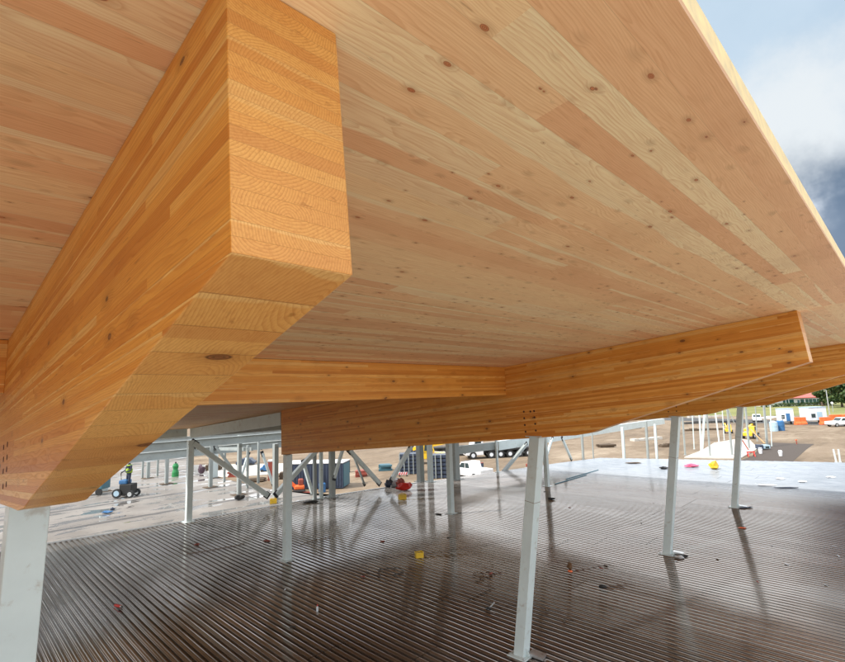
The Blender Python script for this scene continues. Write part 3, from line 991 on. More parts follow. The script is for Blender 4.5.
lump(742, 528, .12, .06, .03, M['orange'], 'orange tape piece right of the farthest leaning column reflection', 'tape', 'tape', 20)
lump(197, 544.5, .1, .06, .05, M['rust'], 'rust coloured block below the corner column', 'block', 'block', 21)
lump(267, 541, .14, .08, .04, M['rust'], 'rusty flat scrap left of the slender column foot', 'scrap', 'scrap', 22)
lump(438, 514.5, .16, .08, .05, M['black'], 'black scrap at the left of the second row column foot', 'scrap', 'scrap', 23)
lump(382, 541.5, .09, .05, .035, M['rust'], 'small rusty block on the deck above left of the lone yellow box', 'block', 'block', 24)

rs = random.Random(12)
for i in range(34):
    q = (rs.uniform(240, 840), rs.uniform(478, 640))
    p = D(*q)
    s_ = rs.uniform(.012, .035)
    m_ = MB(); m_.box((-s_ * 2, -s_ * .6, 0), (s_ * 2, s_ * .6, s_ * .7))
    tag(m_.build('offcut', rs.choice([M['bark'], M['rust'], GALV, M['offwhite'], M['black']]), loc=p, rot=(0, 0, rs.uniform(0, 3))),
        'tiny loose offcut scattered on the ribbed deck', 'offcut', 'tiny offcuts scattered on the deck')

# things on the wet concrete floor
lump(239, 499.5, .24, .2, .28, M['black'], 'black bucket shaped bag at the foot of the long brace on wet concrete', 'bag', 'bag', 31)
lump(107, 512.5, .3, .14, .10, M['blue'], 'blue tool lying among puddles below the scissor lift', 'tool', 'tool', 32)
lump(112, 510, .12, .1, .14, M['navy'], 'small dark box right beside the blue tool among puddles', 'small_box', 'box', 33)


def person(name, p, label, rz, h=1.72, arms='fwd', top_=None, legs=None):
    """one continuous skinned body; clothes and helmet are children"""
    s = h / 1.72
    V = {'pel': (0, 0, .92, .12), 'wst': (0, 0, 1.05, .12), 'cst': (0, .01, 1.28, .145), 'nck': (0, 0, 1.46, .055), 'hd0': (0, -.01, 1.55, .075), 'hd1': (0, -.01, 1.66, .085),
         'hl': (-.10, 0, .88, .085), 'kl': (-.12, -.03, .48, .06), 'al': (-.13, .02, .08, .045), 'tl': (-.14, -.12, .03, .035),
         'hr': (.10, 0, .88, .085), 'kr': (.12, -.05, .48, .06), 'ar': (.13, .0, .08, .045), 'tr': (.14, -.14, .03, .035),
         'sl': (-.19, 0, 1.40, .06), 'el': (-.26, -.05, 1.13, .042), 'wl': (-.20, -.28, 1.05, .03), 'fl': (-.19, -.36, 1.05, .03),
         'sr': (.19, 0, 1.40, .06), 'er': (.26, -.05, 1.13, .042), 'wr': (.20, -.28, 1.08, .03), 'fr': (.19, -.36, 1.09, .03)}
    E_ = [('pel', 'wst'), ('wst', 'cst'), ('cst', 'nck'), ('nck', 'hd0'), ('hd0', 'hd1'), ('pel', 'hl'), ('hl', 'kl'), ('kl', 'al'), ('al', 'tl'), ('pel', 'hr'), ('hr', 'kr'), ('kr', 'ar'), ('ar', 'tr'),
          ('cst', 'sl'), ('sl', 'el'), ('el', 'wl'), ('wl', 'fl'), ('cst', 'sr'), ('sr', 'er'), ('er', 'wr'), ('wr', 'fr')]
    ks = list(V)
    me_ = bpy.data.meshes.new(name)
    me_.from_pydata([tuple(c * s for c in V[k_][:3]) for k_ in ks], [(ks.index(a), ks.index(b)) for a, b in E_], [])
    o_ = bpy.data.objects.new(name, me_); COL.objects.link(o_)
    o_.modifiers.new('skin', 'SKIN'); sub = o_.modifiers.new('sub', 'SUBSURF'); sub.levels = 1; sub.render_levels = 1
    for i_, k_ in enumerate(ks):
        me_.skin_vertices[0].data[i_].radius = (V[k_][3] * s,) * 2
    me_.skin_vertices[0].data[0].use_root = True
    me_.materials.append(legs or M['denim'])
    o_.location = p; o_.rotation_euler = (0, 0, rz)
    tag(o_, label, 'person')
    MB().tube([(0, 0, .98 * s), (0, .01 * s, 1.2 * s), (0, .01 * s, 1.4 * s), (0, 0, 1.45 * s)], [.165 * s, .18 * s, .175 * s, .09 * s], 14).build('vest', top_ or M['lime'], o_, smooth=True)
    MB().tube([(0, 0, 1.655 * s), (0, 0, 1.70 * s), (0, 0, 1.75 * s), (0, 0, 1.775 * s)], [.125 * s, .118 * s, .08 * s, .02 * s], 14).build('helmet', M['lime'], o_, smooth=True)
    MB().tube([(0, -.01, 1.52 * s), (0, -.02, 1.58 * s), (0, -.015, 1.65 * s)], [.062 * s, .088 * s, .092 * s], 12).build('face', M['skin'], o_, smooth=True)
    return o_


# working cart with a worker
p = onz(126.5, 496.5, DECK - .02)
e = empty('work_cart', p, 'black ride on machine with blue wheels on the wet concrete', 'machine', rz=A45)
MB().box((-.30, -.3, .18), (.42, .3, .75)).build('body', M['black'], e, bevel=.04)
MB().box((-.36, -.28, .75), (.1, .28, .98)).build('hood', M['blue'], e, bevel=.05)
MB().tube([(-.3, -.1, .9), (-.34, -.1, 1.35), (-.22, -.1, 1.45)], .03).build('handlebar', M['black'], e)
for a_, b_, r_ in ((-.38, -.34, .26), (-.38, .34, .26), (.38, -.34, .2), (.38, .34, .2)):
    w_ = MB().tube([(a_, b_ - .06, r_), (a_, b_ + .06, r_)], r_, 16).build('wheel', M['black'], e)
    MB().tube([(a_, b_ - .07, r_), (a_, b_ + .07, r_)], r_ * .62, 14).build('rim', M['lblue'] if a_ < 0 else GALV, w_)
person('person', p + Vector((.08, .04, .38)), 'worker in navy clothes with lime vest and helmet standing on the black machine', A45 - .5, 1.72)
e = empty('tool_trolley', p + Vector((-2.6, -1.0, 0)), 'blue trolley half hidden behind the foreground beam left of the worker', 'trolley', rz=A45)
MB().box((-.6, -.4, .35), (.6, .4, 1.2)).build('body', M['teal'], e, bevel=.05)
for a_ in (-.4, .4):
    MB().tube([(a_, -.42, .2), (a_, -.34, .2)], .2, 12).build('wheel', M['black'], e)
p = onz(175, 476, DECK - .02)
k_ = mpp(p)
e = empty('portable_toilet_tank', p, 'green upright tank unit on the wet concrete left of the corner column', 'tank', rz=A45)
MB().tube([(0, 0, 0), (0, 0, 4 * k_), (0, 0, 7 * k_), (0, 0, 10 * k_), (0, 0, 12.5 * k_)], [3.2 * k_, 3.2 * k_, 2.2 * k_, 2.9 * k_, 1.8 * k_], 12).build('body', M['green'], e)
MB().tube([(0, 0, 12.5 * k_ + .002), (0, 0, 14 * k_)], .7 * k_, 10).build('valve', M['black'], e)
e.name = 'green_tank'
lump(201, 473.5, 3.6 * k_, 2.2 * k_, 9 * k_, ctrim('plum_wrap', (.10, .06, .08)), 'plum dark wrapped bundle right of the corner column on wet concrete', 'wrapped_bundle', 'bundle', 41)

# ------------------------------------------------------------------ out on the site
pad = MB()
pts = [G(60, 470), G(140, 466), G(310, 463), G(320, 470), G(250, 476), G(60, 484)]
pad.prism([(q.x, q.y) for q in pts], 2, 0.01, 0.06)
tag(pad.build('pale_stone_pad', M['conc']), None, None, kind='structure')
pad = MB()
pts = [G(684, 458), G(702, 451), G(714, 443.5), G(738, 439.5), G(750, 441), G(758, 449), G(740, 459)]
pad.prism([(q.x, q.y) for q in pts], 2, 0.01, 0.15)
tag(pad.build('concrete_pad', M['conc']), None, None, kind='structure')
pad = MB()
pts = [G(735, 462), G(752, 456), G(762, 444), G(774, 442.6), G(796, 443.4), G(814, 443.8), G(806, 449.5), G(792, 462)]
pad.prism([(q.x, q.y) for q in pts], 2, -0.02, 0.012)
tag(pad.build('ground_shadow_patch', M['darkfloor']), None, None, kind='structure')  # cast shadow painted as a thin dark sheet on the ground
pad = MB()
a, b, c, d = G(560, 417), G(900, 427.5), G(900, 424), G(560, 413.8)
pad.prism([(q.x, q.y) for q in (a, b, c, d)], 2, 0.004, 0.03)
tag(pad.build('road', M['asphalt']), None, None, kind='structure')

# container by the braces
p = G(317, 487)
k_ = mpp(p)
e = empty('shipping_container', p, 'dark blue corrugated container behind the thin white column', 'container', rz=A45 - .12)
L_, H_ = 30 * k_, 25 * k_
MB().box((-L_, -1.2, .1), (L_, 1.2, H_ - .06)).build('body', M['navy'], e)
c_ = MB()
x_ = -L_ + .2
while x_ < L_ - .2:
    c_.box((x_, -1.25, .3), (x_ + .14, -1.202, H_ - .25)); x_ += .28
c_.build('corrugation', M['navy'], e)
MB().box((-L_ - .03, -1.28, H_ - .06), (L_ + .03, 1.28, H_ + .03)).build('roof', M['white'], e)
MB().box((L_ + .002, -1.1, .2), (L_ + .05, 1.1, H_ - .2)).build('door', M['teal'], e)

e = empty('orange_excavator', G(299, 492), 'small orange red machine in front of the dark blue container', 'machine', rz=A45 + .3)
k_ = mpp(e.location)
MB().box((-5 * k_, -4 * k_, 3 * k_), (5 * k_, 4 * k_, 7 * k_)).build('body', M['orange'], e, bevel=.1)
MB().box((-1 * k_, -3 * k_, 7 * k_), (4 * k_, 3 * k_, 13 * k_)).build('cab', M['rust'], e, bevel=.1)
MB().bar((-4 * k_, 0, 6 * k_), (-9 * k_, 0, 11 * k_), .25, .3).bar((-9 * k_, 0, 11 * k_), (-12 * k_, 0, 4 * k_), .2, .25).build('boom', M['orange'], e)
for s_ in (-1, 1):
    MB().box((-6 * k_, s_ * 3.6 * k_ - .25, 0), (6 * k_, s_ * 3.6 * k_ + .25, 3 * k_)).build('track', M['black'], e, bevel=.15)

for (px, py, w_, h_, mt, lb, nm, ct) in [
    (271, 480, 6, 20, 'rust', 'tall rusty red crate left of the slender column', 'red_crate', 'crate'),
    (342, 487, 5, 14, 'teal', 'dark drum stack at the right end of the blue container', 'drum_stack', 'drums'),
    (322, 492, 7, 9, 'blue', 'blue barrel before the dark blue container', 'barrel', 'barrel'),
    (347, 472, 6, 12, 'black', 'black tyre stack right of the blue container', 'tyre_stack', 'tyres'),
    (266, 471, 10, 7, 'blue', 'blue covered car beyond the wet concrete right of the farther columns', 'covered_car', 'car'),
    (139, 474, 8, 9, 'lblue', 'pale blue covered pile beyond the worker', 'covered_pile', 'pile'),
    (199, 452, 13, 6, 'navy', 'dark low truck body seen between the level grey beams', 'truck_body', 'truck'),
    (172, 456, 6, 7, 'red', 'red and white crate seen between the level grey beams', 'crate', 'crate'),
    (235, 476, 14, 5, 'rust', 'rusty heap of steel beyond the wet concrete floor', 'steel_heap', 'heap'),
    (256, 481, 20, 3, 'bark', 'brown timber stack along the edge of the wet concrete floor', 'timber_stack', 'timber'),
    (214, 470, 16, 6, 'bark', 'dark timber pile beyond the wet concrete behind the corner column', 'timber_pile', 'timber'),
    (246, 465, 18, 7, 'navy', 'dark blue flat truck beyond the level grey beams', 'flat_truck', 'truck'),
    (284, 478, 10, 6, 'bark', 'brown heap left of the dark blue container', 'scrap_heap', 'heap'),
    (361, 476, 12, 6, 'rust', 'rusty heap between the braces right of the tyre stack', 'rusty_heap', 'heap'),
    (385, 470, 14, 6, 'teal', 'teal bar stack left of the racks of dark panels', 'bar_bundle', 'bars'),
    (533, 468, 12, 4, 'rust', 'low rusty bars just left of the nearest leaning column', 'rebar_stack', 'bars'),
    (606, 447, 18, 3, 'bark', 'low timber pile on sand between the far posts', 'timber_pile', 'timber'),
    (307, 497, 16, 4, 'rust', 'low stack of rusty bars under the orange machine', 'bar_stack', 'bars')]:
    p = G(px, py); k_ = mpp(p)
    e = empty(nm, p, lb, ct, rz=A45 + .15)
    hw, hh = w_ * k_ / 2, h_ * k_
    if ct in ('barrel', 'drums', 'tyres'):
        nn = 1 if ct == 'barrel' else 3
        for i in range(nn):
            z0 = hh * i / nn
            MB().tube([(0, 0, z0), (0, 0, z0 + hh / nn * .1), (0, 0, z0 + hh / nn * .5), (0, 0, z0 + hh / nn * .9), (0, 0, z0 + hh / nn * .98)], [hw * .9, hw, hw * .93, hw, hw * .9], 14).build({'barrel': 'shell', 'drums': 'drum', 'tyres': 'tyre'}[ct], M[mt], e)
    elif ct in ('car', 'truck'):
        MB().prism([(-hw, hh * .2), (-hw, hh * .6), (-hw * .6, hh * .65), (-hw * .4, hh), (hw * .5, hh), (hw * .8, hh * .6), (hw, hh * .55), (hw, hh * .2)], 1, -.9, .9).build('body', M[mt], e, bevel=.08)
        for a_ in (-.6, .6):
            MB().tube([(a_ * hw, -.95, hh * .2), (a_ * hw, -.7, hh * .2)], hh * .2, 12).build('wheel', M['black'], e)
    elif ct in ('timber', 'bars', 'heap'):
        r_ = random.Random(px)
        for i in range(9):
            zz = hh * (i // 3 + .5) / 3
            MB().bar((-hw * r_.uniform(.7, 1), (i % 3 - 1) * .5, zz), (hw * r_.uniform(.7, 1), (i % 3 - 1) * .5 + r_.uniform(-.3, .3), zz), .4, hh / 3.3).build('bar', M[mt], e)
    else:
        MB().box((-hw, -hw * .8, 0), (hw, hw * .8, hh * .92)).build('body', M[mt], e, bevel=.05)
        MB().box((-hw * 1.05, -hw * .86, hh * .92 + .003), (hw * 1.05, hw * .86, hh)).build('lid', M['white'] if mt != 'red' else M['rust'], e)

# racks of dark crates by the thick grey column
for (px, py, w_, h_, lb) in ((409, 473, 18, 20, 'left rack of stacked dark panels behind the thick grey column'), (441, 477, 22, 23, 'right rack of stacked dark panels, between the pale column and the broad grey one')):
    p = G(px, py); k_ = mpp(p)
    e = empty('panel_rack', p, lb, 'rack', 'racks of dark panels', rz=A45)
    hw, hh = w_ * k_ / 2, h_ * k_
    for i in range(6):
        z0 = hh * i / 6
        MB().box((-hw * .97, -.9, z0 + .06), (hw * .97, .9, z0 + hh / 6 - .05)).build('panel', M['navy'], e)
    f_ = MB()
    for j in range(5):
        xx = -hw + 2 * hw * j / 4
        f_.box((xx - .05, -1.0, 0), (xx + .05, -.92, hh))
        f_.box((xx - .05, .92, 0), (xx + .05, 1.0, hh))
    f_.build('frame', GSTEEL, e)


def telehandler(px, py, wpx, label, rz, cabm='white'):
    p = G(px, py); k_ = mpp(p); L = wpx * k_
    e = empty('telehandler', p, label, 'telehandler', rz=rz)
    MB().prism([(-L * .5, L * .14), (-L * .5, L * .30), (-L * .15, L * .34), (L * .5, L * .30), (L * .5, L * .14)], 1, -L * .2, L * .2).build('chassis', M['yellow'], e, bevel=.05)
    c_ = MB().prism([(-L * .15, L * .34), (-L * .12, L * .60), (L * .12, L * .60), (L * .2, L * .34)], 1, -L * .22, L * .0).build('cab', M['yellow'], e, bevel=.04)
    MB().prism([(-L * .11, L * .38), (-L * .09, L * .56), (L * .10, L * .56), (L * .15, L * .38)], 1, -L * .225, -L * .2203).build('window', M['glass'], c_)
    MB().bar((-L * .45, L * .1, L * .42), (L * .75, L * .1, L * .62), L * .09, L * .1).build('boom', M['yellow'], e)
    MB().box((L * .74, -L * .05, L * .45), (L * .80, L * .25, L * .72)).build('carriage', M['black'], e)
    for a_ in (-.33, .33):
        for b_ in (-.22, .22):
            w_ = MB().tube([(a_ * L, (b_ - .04) * L, L * .13), (a_ * L, (b_ + .04) * L, L * .13)], L * .13, 18).build('wheel', M['black'], e, bevel=.03)
            MB().tube([(a_ * L, (b_ - .045) * L, L * .13), (a_ * L, (b_ + .045) * L, L * .13)], L * .06, 12).build('rim', M['offwhite'], w_)
    return e


telehandler(428, 463, 34, 'yellow telehandler behind the racks of dark panels', A45)
telehandler(751, 438, 20, 'yellow telehandler beyond the farthest leaning column', A45 + .7)
telehandler(728, 433, 14, 'smaller yellow telehandler left of the farthest leaning column', A45 + 1.1)


def truck(px, py, label, L=9.0, bed='black', cab='white', naxle=4, rz=A45 + .12):
    p = G(px, py)
    e = empty('flatbed_truck', p, label, 'truck', rz=rz)
    MB().box((-L / 2 + 2.3, -1.2, 1.05), (L / 2, 1.2, 1.3)).build('bed', M[bed], e)
    MB().box((-L / 2, -.5, .7), (L / 2, .5, 1.0)).build('chassis', M['black'], e)
    c_ = MB().prism([(-L / 2 - .4, .5), (-L / 2 - .4, 1.5), (-L / 2 + .5, 1.65), (-L / 2 + .8, 2.7), (-L / 2 + 2.1, 2.8), (-L / 2 + 2.1, .5)], 1, -1.2, 1.2).build('cab', M[cab], e, bevel=.08)
    MB().prism([(-L / 2 + .75, 1.75), (-L / 2 + 1.0, 2.5), (-L / 2 + 1.8, 2.5), (-L / 2 + 1.8, 1.75)], 1, -1.215, -1.203).build('window', M['glass'], c_)
    MB().box((-L / 2 - .46, -1.0, .75), (-L / 2 - .405, 1.0, 1.2)).build('grille', M['black'], c_)
    xs_ = [-L / 2 + .6] + [-L / 2 + 3.2 + i * 1.35 for i in range(naxle)]
    for a_ in xs_:
        for b_ in (-1.05, 1.05):
            w_ = MB().tube([(a_, b_ - .17, .52), (a_, b_ + .17, .52)], .52, 18).build('wheel', M['black'], e)
            MB().tube([(a_, b_ - .185, .52), (a_, b_ + .185, .52)], .27, 12).build('rim', M['offwhite'], w_)
    return e


truck(505, 456.5, 'white cabbed flatbed truck below the short grey beam, right of centre', L=11, naxle=5)
truck(452, 455, 'dark flatbed truck mostly hidden behind the middle beam, left of the white one', L=12, cab='navy', naxle=6)


def pickup(px, py, label, rz, L=5.4, nm='pickup_truck'):
    p = G(px, py)
    e = empty(nm, p, label, 'pickup', rz=rz)
    MB().prism([(-L / 2, .45), (-L / 2, .95), (-L / 2 + .15, 1.08), (-L * .16, 1.14), (L / 2, 1.14), (L / 2, .5), (L * .42, .4), (-L * .42, .4)], 1, -.95, .95).build('body', M['white'], e, bevel=.07)
    c_ = MB().prism([(-L * .17, 1.12), (-L * .05, 1.78), (L * .17, 1.82), (L * .21, 1.12)], 1, -.85, .85).build('cab', M['white'], e, bevel=.06)
    MB().prism([(-L * .12, 1.2), (-L * .035, 1.68), (L * .05, 1.70), (L * .05, 1.2)], 1, -.862, -.853).build('window', M['glass'], c_)
    MB().prism([(L * .065, 1.2), (L * .065, 1.70), (L * .155, 1.70), (L * .18, 1.2)], 1, -.862, -.853).build('window', M['glass'], c_)
    MB().bar((-L * .163, 0, 1.17), (-L * .062, 0, 1.73), 1.5, .02, (0, 1, 0)).build('windscreen', M['glass'], c_)
    for s_ in (-.7, .7):
        MB().box((-L / 2 - .02, s_ - .16, .78), (-L / 2 + .03, s_ + .16, .95)).build('headlight', M['lblue'], e)
    for a_ in (-.32, .32):
        for b_ in (-.86, .86):
            w_ = MB().tube([(a_ * L, b_ - .12, .38), (a_ * L, b_ + .12, .38)], .38, 18).build('wheel', M['black'], e)
            MB().tube([(a_ * L, b_ - .13, .38), (a_ * L, b_ + .13, .38)], .22, 12).build('rim', GALV, w_)
    return e


pickup(841, 426.2, 'white pickup truck parked at the right edge by the orange barriers', A45 + .05)
pickup(469, 478, 'white pickup truck right of the broad grey column, behind striped boards', A45 - .9)
pickup(757, 421.5, 'white pickup truck parked behind the yellow telehandler', A45 + 1.0)


def striped(px, py, w_, h_, label):
    p = G(px, py); k_ = mpp(p)
    e = empty('striped_barrier', p, label, 'barrier', 'red and white striped barrier boards', rz=A45)
    W2, H = w_ * k_ / 2, h_ * k_
    MB().box((-W2, -.03, H * .35), (W2, .03, H)).build('board', M['white'], e)
    s_ = MB()
    n = max(3, int(w_ / 2.2)); st_ = 2 * W2 / n; dx = min(st_, H * .5)
    for i in range(n):
        x_ = -W2 + i * st_
        x2 = min(x_ + st_ * .5 + dx * .5, W2); x3 = min(x_ + dx * .5, W2)
        s_.prism([(x_, H * .37), (x_ + st_ * .5, H * .37), (x2, H * .98), (x3, H * .98)], 1, -.045, -.0335)
    s_.build('red_stripes', M['red'], e)
    for a_ in (-W2 * .8, W2 * .8):
        MB().box((a_ - .05, -.3, 0), (a_ + .05, .3, H * .35)).build('foot', M['black'], e)


striped(466, 474, 11, 7, 'striped red and white board in front of the white pickup')
striped(480, 481, 9, 7, 'striped red and white board at the right end of a teal skip')
striped(403, 476, 9, 4, 'low striped red and white board at the foot of the left panel rack')
striped(250, 450, 28, 7, 'long striped red and white board seen between the level grey beams')
e = empty('skip', G(466, 484), 'low teal skip before the striped boards', 'skip', rz=A45)
k_ = mpp(e.location)
MB().prism([(-8 * k_, 5.5 * k_), (-6.5 * k_, 0), (6.5 * k_, 0), (8 * k_, 5.5 * k_)], 1, -.9, .9).build('hull', M['teal'], e, bevel=.04)
MB().box((-8.2 * k_, -1, 5.5 * k_ + .003), (8.2 * k_, 1, 5.9 * k_)).build('rim', M['navy'], e)
p = G(482, 470); k_ = mpp(p)
e = empty('drum', p, 'dark drum standing alone on sand right of the white pickup', 'drum')
MB().tube([(0, 0, 0), (0, 0, 3 * k_), (0, 0, 3.4 * k_), (0, 0, 7 * k_)], [1.6 * k_, 1.6 * k_, 1.7 * k_, 1.6 * k_], 14).build('shell', M['navy'], e)
MB().tube([(0, 0, 7 * k_ + .002), (0, 0, 7.6 * k_)], 1.75 * k_, 14).build('lid', M['rust'], e)

# far right: site trailers, tanks, barriers, pickup, house, trees


def office(px, py, w_, h_, label, rz, blue):
    p = G(px, py); k_ = mpp(p)
    e = empty('site_trailer', p, label, 'trailer', 'site trailers by the orange barriers', rz=rz)
    hw, hh = w_ * k_ / 2, h_ * k_
    MB().box((-hw, -hw, .7), (hw, hw * .7, hh)).build('body', M['offwhite'], e, bevel=.04)
    MB().box((-hw * 1.04, -hw * 1.05, hh + .003), (hw * 1.04, hw * .75, hh + .12)).build('roof', M['lblue'], e)
    MB().box((-hw * .1, -hw - .05, .75), (hw * .45, -hw - .003, hh * .72)).build('door', M['lblue'] if not blue else M['blue'], e)
    MB().box((-hw * .75, -hw - .04, hh * .38), (-hw * .3, -hw - .003, hh * .62)).build('vent', M['glass'], e)
    MB().box((hw + .003, -hw * .9, .75), (hw + .04, hw * .6, hh * .97)).build('side_panel', M['lblue'], e)
    for s_ in (-1, 1):
        MB().tube([(s_ * hw * .8 - .1, .2, .36), (s_ * hw * .8 + .1, .2, .36)], .36, 14).build('wheel', M['black'], e)
    MB().bar((0, -hw, .62), (0, -hw - 1.3, .5), .1, .12).build('tow_bar', M['black'], e)


office(785.5, 424, 12, 15, 'pale blue site trailer left, with its dark blue door', A45 - .35, True)
office(813, 423, 16.5, 15.6, 'white site trailer right, nearest the parked pickup', A45 - .08, False)
for (px, py, w_, h_, mt, lb) in ((781, 430.5, 6.5, 10, 'blue', 'dark blue water tank in front of the left site trailer'), (774, 431, 7, 9.5, 'lblue', 'pale grey blue tank left of the dark blue tank')):
    p = G(px, py); k_ = mpp(p)
    e = empty('water_tank', p, lb, 'tank', rz=A45)
    MB().tube([(0, 0, 0), (0, 0, h_ * k_ * .45), (0, 0, h_ * k_ * .5), (0, 0, h_ * k_ * .9), (0, 0, h_ * k_)], [w_ * k_ / 2, w_ * k_ / 2, w_ * k_ / 2 * 1.05, w_ * k_ / 2, w_ * k_ / 2 * .7], 18).build('shell', M[mt], e)
    MB().tube([(0, 0, h_ * k_ + .002), (0, 0, h_ * k_ * 1.06)], w_ * k_ * .2, 12).build('lid', M['white'], e)
p = G(776, 428); k_ = mpp(p)
e = empty('canopy_sheet', p, 'white sheet stretched over the two tanks', 'awning', rz=A45)
MB().prism([(-9 * k_, 10 * k_), (0, 11.6 * k_), (8 * k_, 11 * k_), (8 * k_, 10.7 * k_), (0, 11.2 * k_), (-9 * k_, 9.7 * k_)], 1, -1, 2).build('sheet', M['white'], e)
for a_ in (-8.6, 7.6):
    MB().tube([(a_ * k_, 0, 0), (a_ * k_, 0, (9.6 if a_ < 0 else 10.6) * k_)], .05, 6).build('leg', GSTEEL, e)

for i, (px, py, n, lb) in enumerate(((800.5, 424.5, 2, 'orange barrier between the two site trailers'), (826, 424.5, 2, 'orange barrier right of the white site trailer'), (838, 421.5, 3, 'orange barrier behind the white pickup at right edge'), (851, 421.5, 3, 'orange barrier running out of the picture at right'))):
    p = G(px, py)
    e = empty('plastic_barrier', p, lb, 'barrier', 'orange plastic barriers', rz=A45)
    for j in range(n):
        x_ = (j - (n - 1) / 2) * 1.25
        MB().prism([(-.45, 0), (-.45, .3), (-.2, .7), (-.2, 1.6), (.2, 1.6), (.2, .7), (.45, .3), (.45, 0)], 0, x_ - .6, x_ + .6).build('block', M['orange'], e, bevel=.06)

p = G(829.5, 415); k_ = mpp(p)
e = empty('lamp_post', p, 'thin grey lamp post in front of the trees', 'lamp post', rz=A45)
MB().tube([(0, 0, 0), (0, 0, 25 * k_)], [.16, .1], 8).build('pole', GALV, e)
MB().bar((0, 0, 24.8 * k_), (-2.5 * k_, 0, 25.2 * k_), .12, .1).build('arm', GALV, e)
p = G(833, 412); k_ = mpp(p)
e = empty('round_sign', p, 'small white round sign right of the lamp post', 'sign', rz=A45)
MB().tube([(0, 0, 0), (0, 0, 8 * k_)], .1, 8).build('post', GSTEEL, e)
MB().tube([(0, -.1, 9 * k_), (0, 0.05, 9 * k_)], 1.2 * k_, 16).build('disc', M['white'], e)
p = G(824.5, 417); k_ = mpp(p)
e = empty('timber_pole', p, 'short dark timber pole leaning beside the white site trailer', 'pole', rz=A45)
MB().tube([(0, 0, 0), (-1.0 * k_, 0, 15 * k_)], [.3, .2], 8).build('shaft', M['bark'], e)
MB().tube([(0, 0, 0), (0, 0, .2)], .5, 8).build('footing', M['conc'], e)

# house
p = G(797, 405.6); k_ = mpp(p)
e = empty('house', p, 'low white building with red roof on the grass beyond the trailers', 'house', rz=A45 + .02)
hw = 25 * k_
MB().box((-hw, 0, 0), (hw, 12, 7.6 * k_)).build('wall', M['white'], e)
MB().prism([(-.9, 7.7 * k_), (6.5, 17 * k_), (13, 7.7 * k_), (12.6, 7.7 * k_ - .25), (-.5, 7.7 * k_ - .25)], 0, -hw - .8, hw + .8).build('roof', M['roofred'], e)
for (a_, b_) in ((-14, -11.5), (-10.5, -8.5), (-7.5, -3), (4, 7.5), (9, 12), (12.6, 16), (16.6, 20), (20.6, 23.5)):
    f_ = MB().box((a_ * k_, -.06, 1.8 * k_), (b_ * k_, .05, 6.2 * k_)).build('window', M['tglass'], e)
    MB().box((a_ * k_ - .1, -.12, 1.5 * k_), (b_ * k_ + .1, -.062, 1.75 * k_)).build('sill', M['offwhite'], f_)
MB().box((0.8 * k_, -.08, 0), (2.8 * k_, .05, 5.5 * k_)).build('door', M['teal'], e)
hb = empty('hedge', G(797, 406.2), 'low dark hedge in front of the white building', 'hedge', rz=A45)

leafm = []
for nm_, c_ in (('leaf_dark', (.025, .055, .015)), ('leaf_mid', (.05, .095, .022)), ('leaf_yellow', (.115, .13, .03))):
    leafm.append(plain(nm_, c_, .6, var=.35, scale=1.0))


def leaves(parent, blobs, n, s, seed, name='crown'):
    r_ = random.Random(seed)
    bm_ = bmesh.new()
    idx = []
    for i in range(n):
        c_, rad = blobs[r_.randrange(len(blobs))]
        d_ = Vector((r_.gauss(0, 1), r_.gauss(0, 1), r_.gauss(0, 1))).normalized() * (r_.random() ** .35)
        q = Vector(c_) + Vector((d_.x * rad[0], d_.y * rad[1], d_.z * rad[2]))
        if q.z < 0.05: q.z = .05 + r_.random() * .3
        a_ = Vector((r_.gauss(0, 1), r_.gauss(0, 1), r_.gauss(0, 1))).normalized()
        b_ = a_.cross(Vector((r_.gauss(0, 1), r_.gauss(0, 1), r_.gauss(0, 1)))).normalized()
        ss = s * r_.uniform(.6, 1.4)
        vs = [bm_.verts.new(q + a_ * ss), bm_.verts.new(q + b_ * ss * .6), bm_.verts.new(q - a_ * ss), bm_.verts.new(q - b_ * ss * .6)]
        f_ = bm_.faces.new(vs); f_.material_index = 0 if r_.random() < .45 else (1 if r_.random() < .7 else 2)
    me_ = bpy.data.meshes.new(name); bm_.to_mesh(me_); bm_.free()
    for m_ in leafm: me_.materials.append(m_)
    o_ = bpy.data.objects.new(name, me_); COL.objects.link(o_); o_.parent = parent
    return o_


leaves(hb, [((x_, 0, .8), (1.6, .8, .9)) for x_ in range(-14, 15, 2)], 2600, .22, 5, 'foliage')


def tree(px, py, h_, w_, label, seed):
    p = G(px, py)
    e = empty('tree', p, label, 'tree', 'trees behind the parked pickup')
    r_ = random.Random(seed)
    t_ = MB(); t_.tube([(0, 0, 0), (.1, .1, h_ * .3), (0, .1, h_ * .7)], [h_ * .03, h_ * .022, h_ * .008], 8)
    for i in range(5):
        a_ = i * 1.3 + r_.random()
        t_.tube([(0.05, .05, h_ * (.25 + .07 * i)), (math.cos(a_) * w_ * .3, math.sin(a_) * w_ * .3, h_ * (.5 + .07 * i))], [h_ * .01, h_ * .004], 6)
    t_.build('trunk', M['bark'], e)
    bl = []
    for i in range(17):
        a_ = r_.random() * 6.28; rr = w_ * .5 * r_.random() ** .5
        z_ = h_ * r_.uniform(.2, .92)
        q = 1 - abs(z_ / h_ - .5)
        bl.append(((math.cos(a_) * rr * q, math.sin(a_) * rr * q, z_), (w_ * .2 * r_.uniform(.7, 1.3), w_ * .2, h_ * .11)))
    leaves(e, bl, 5200, .38, seed)


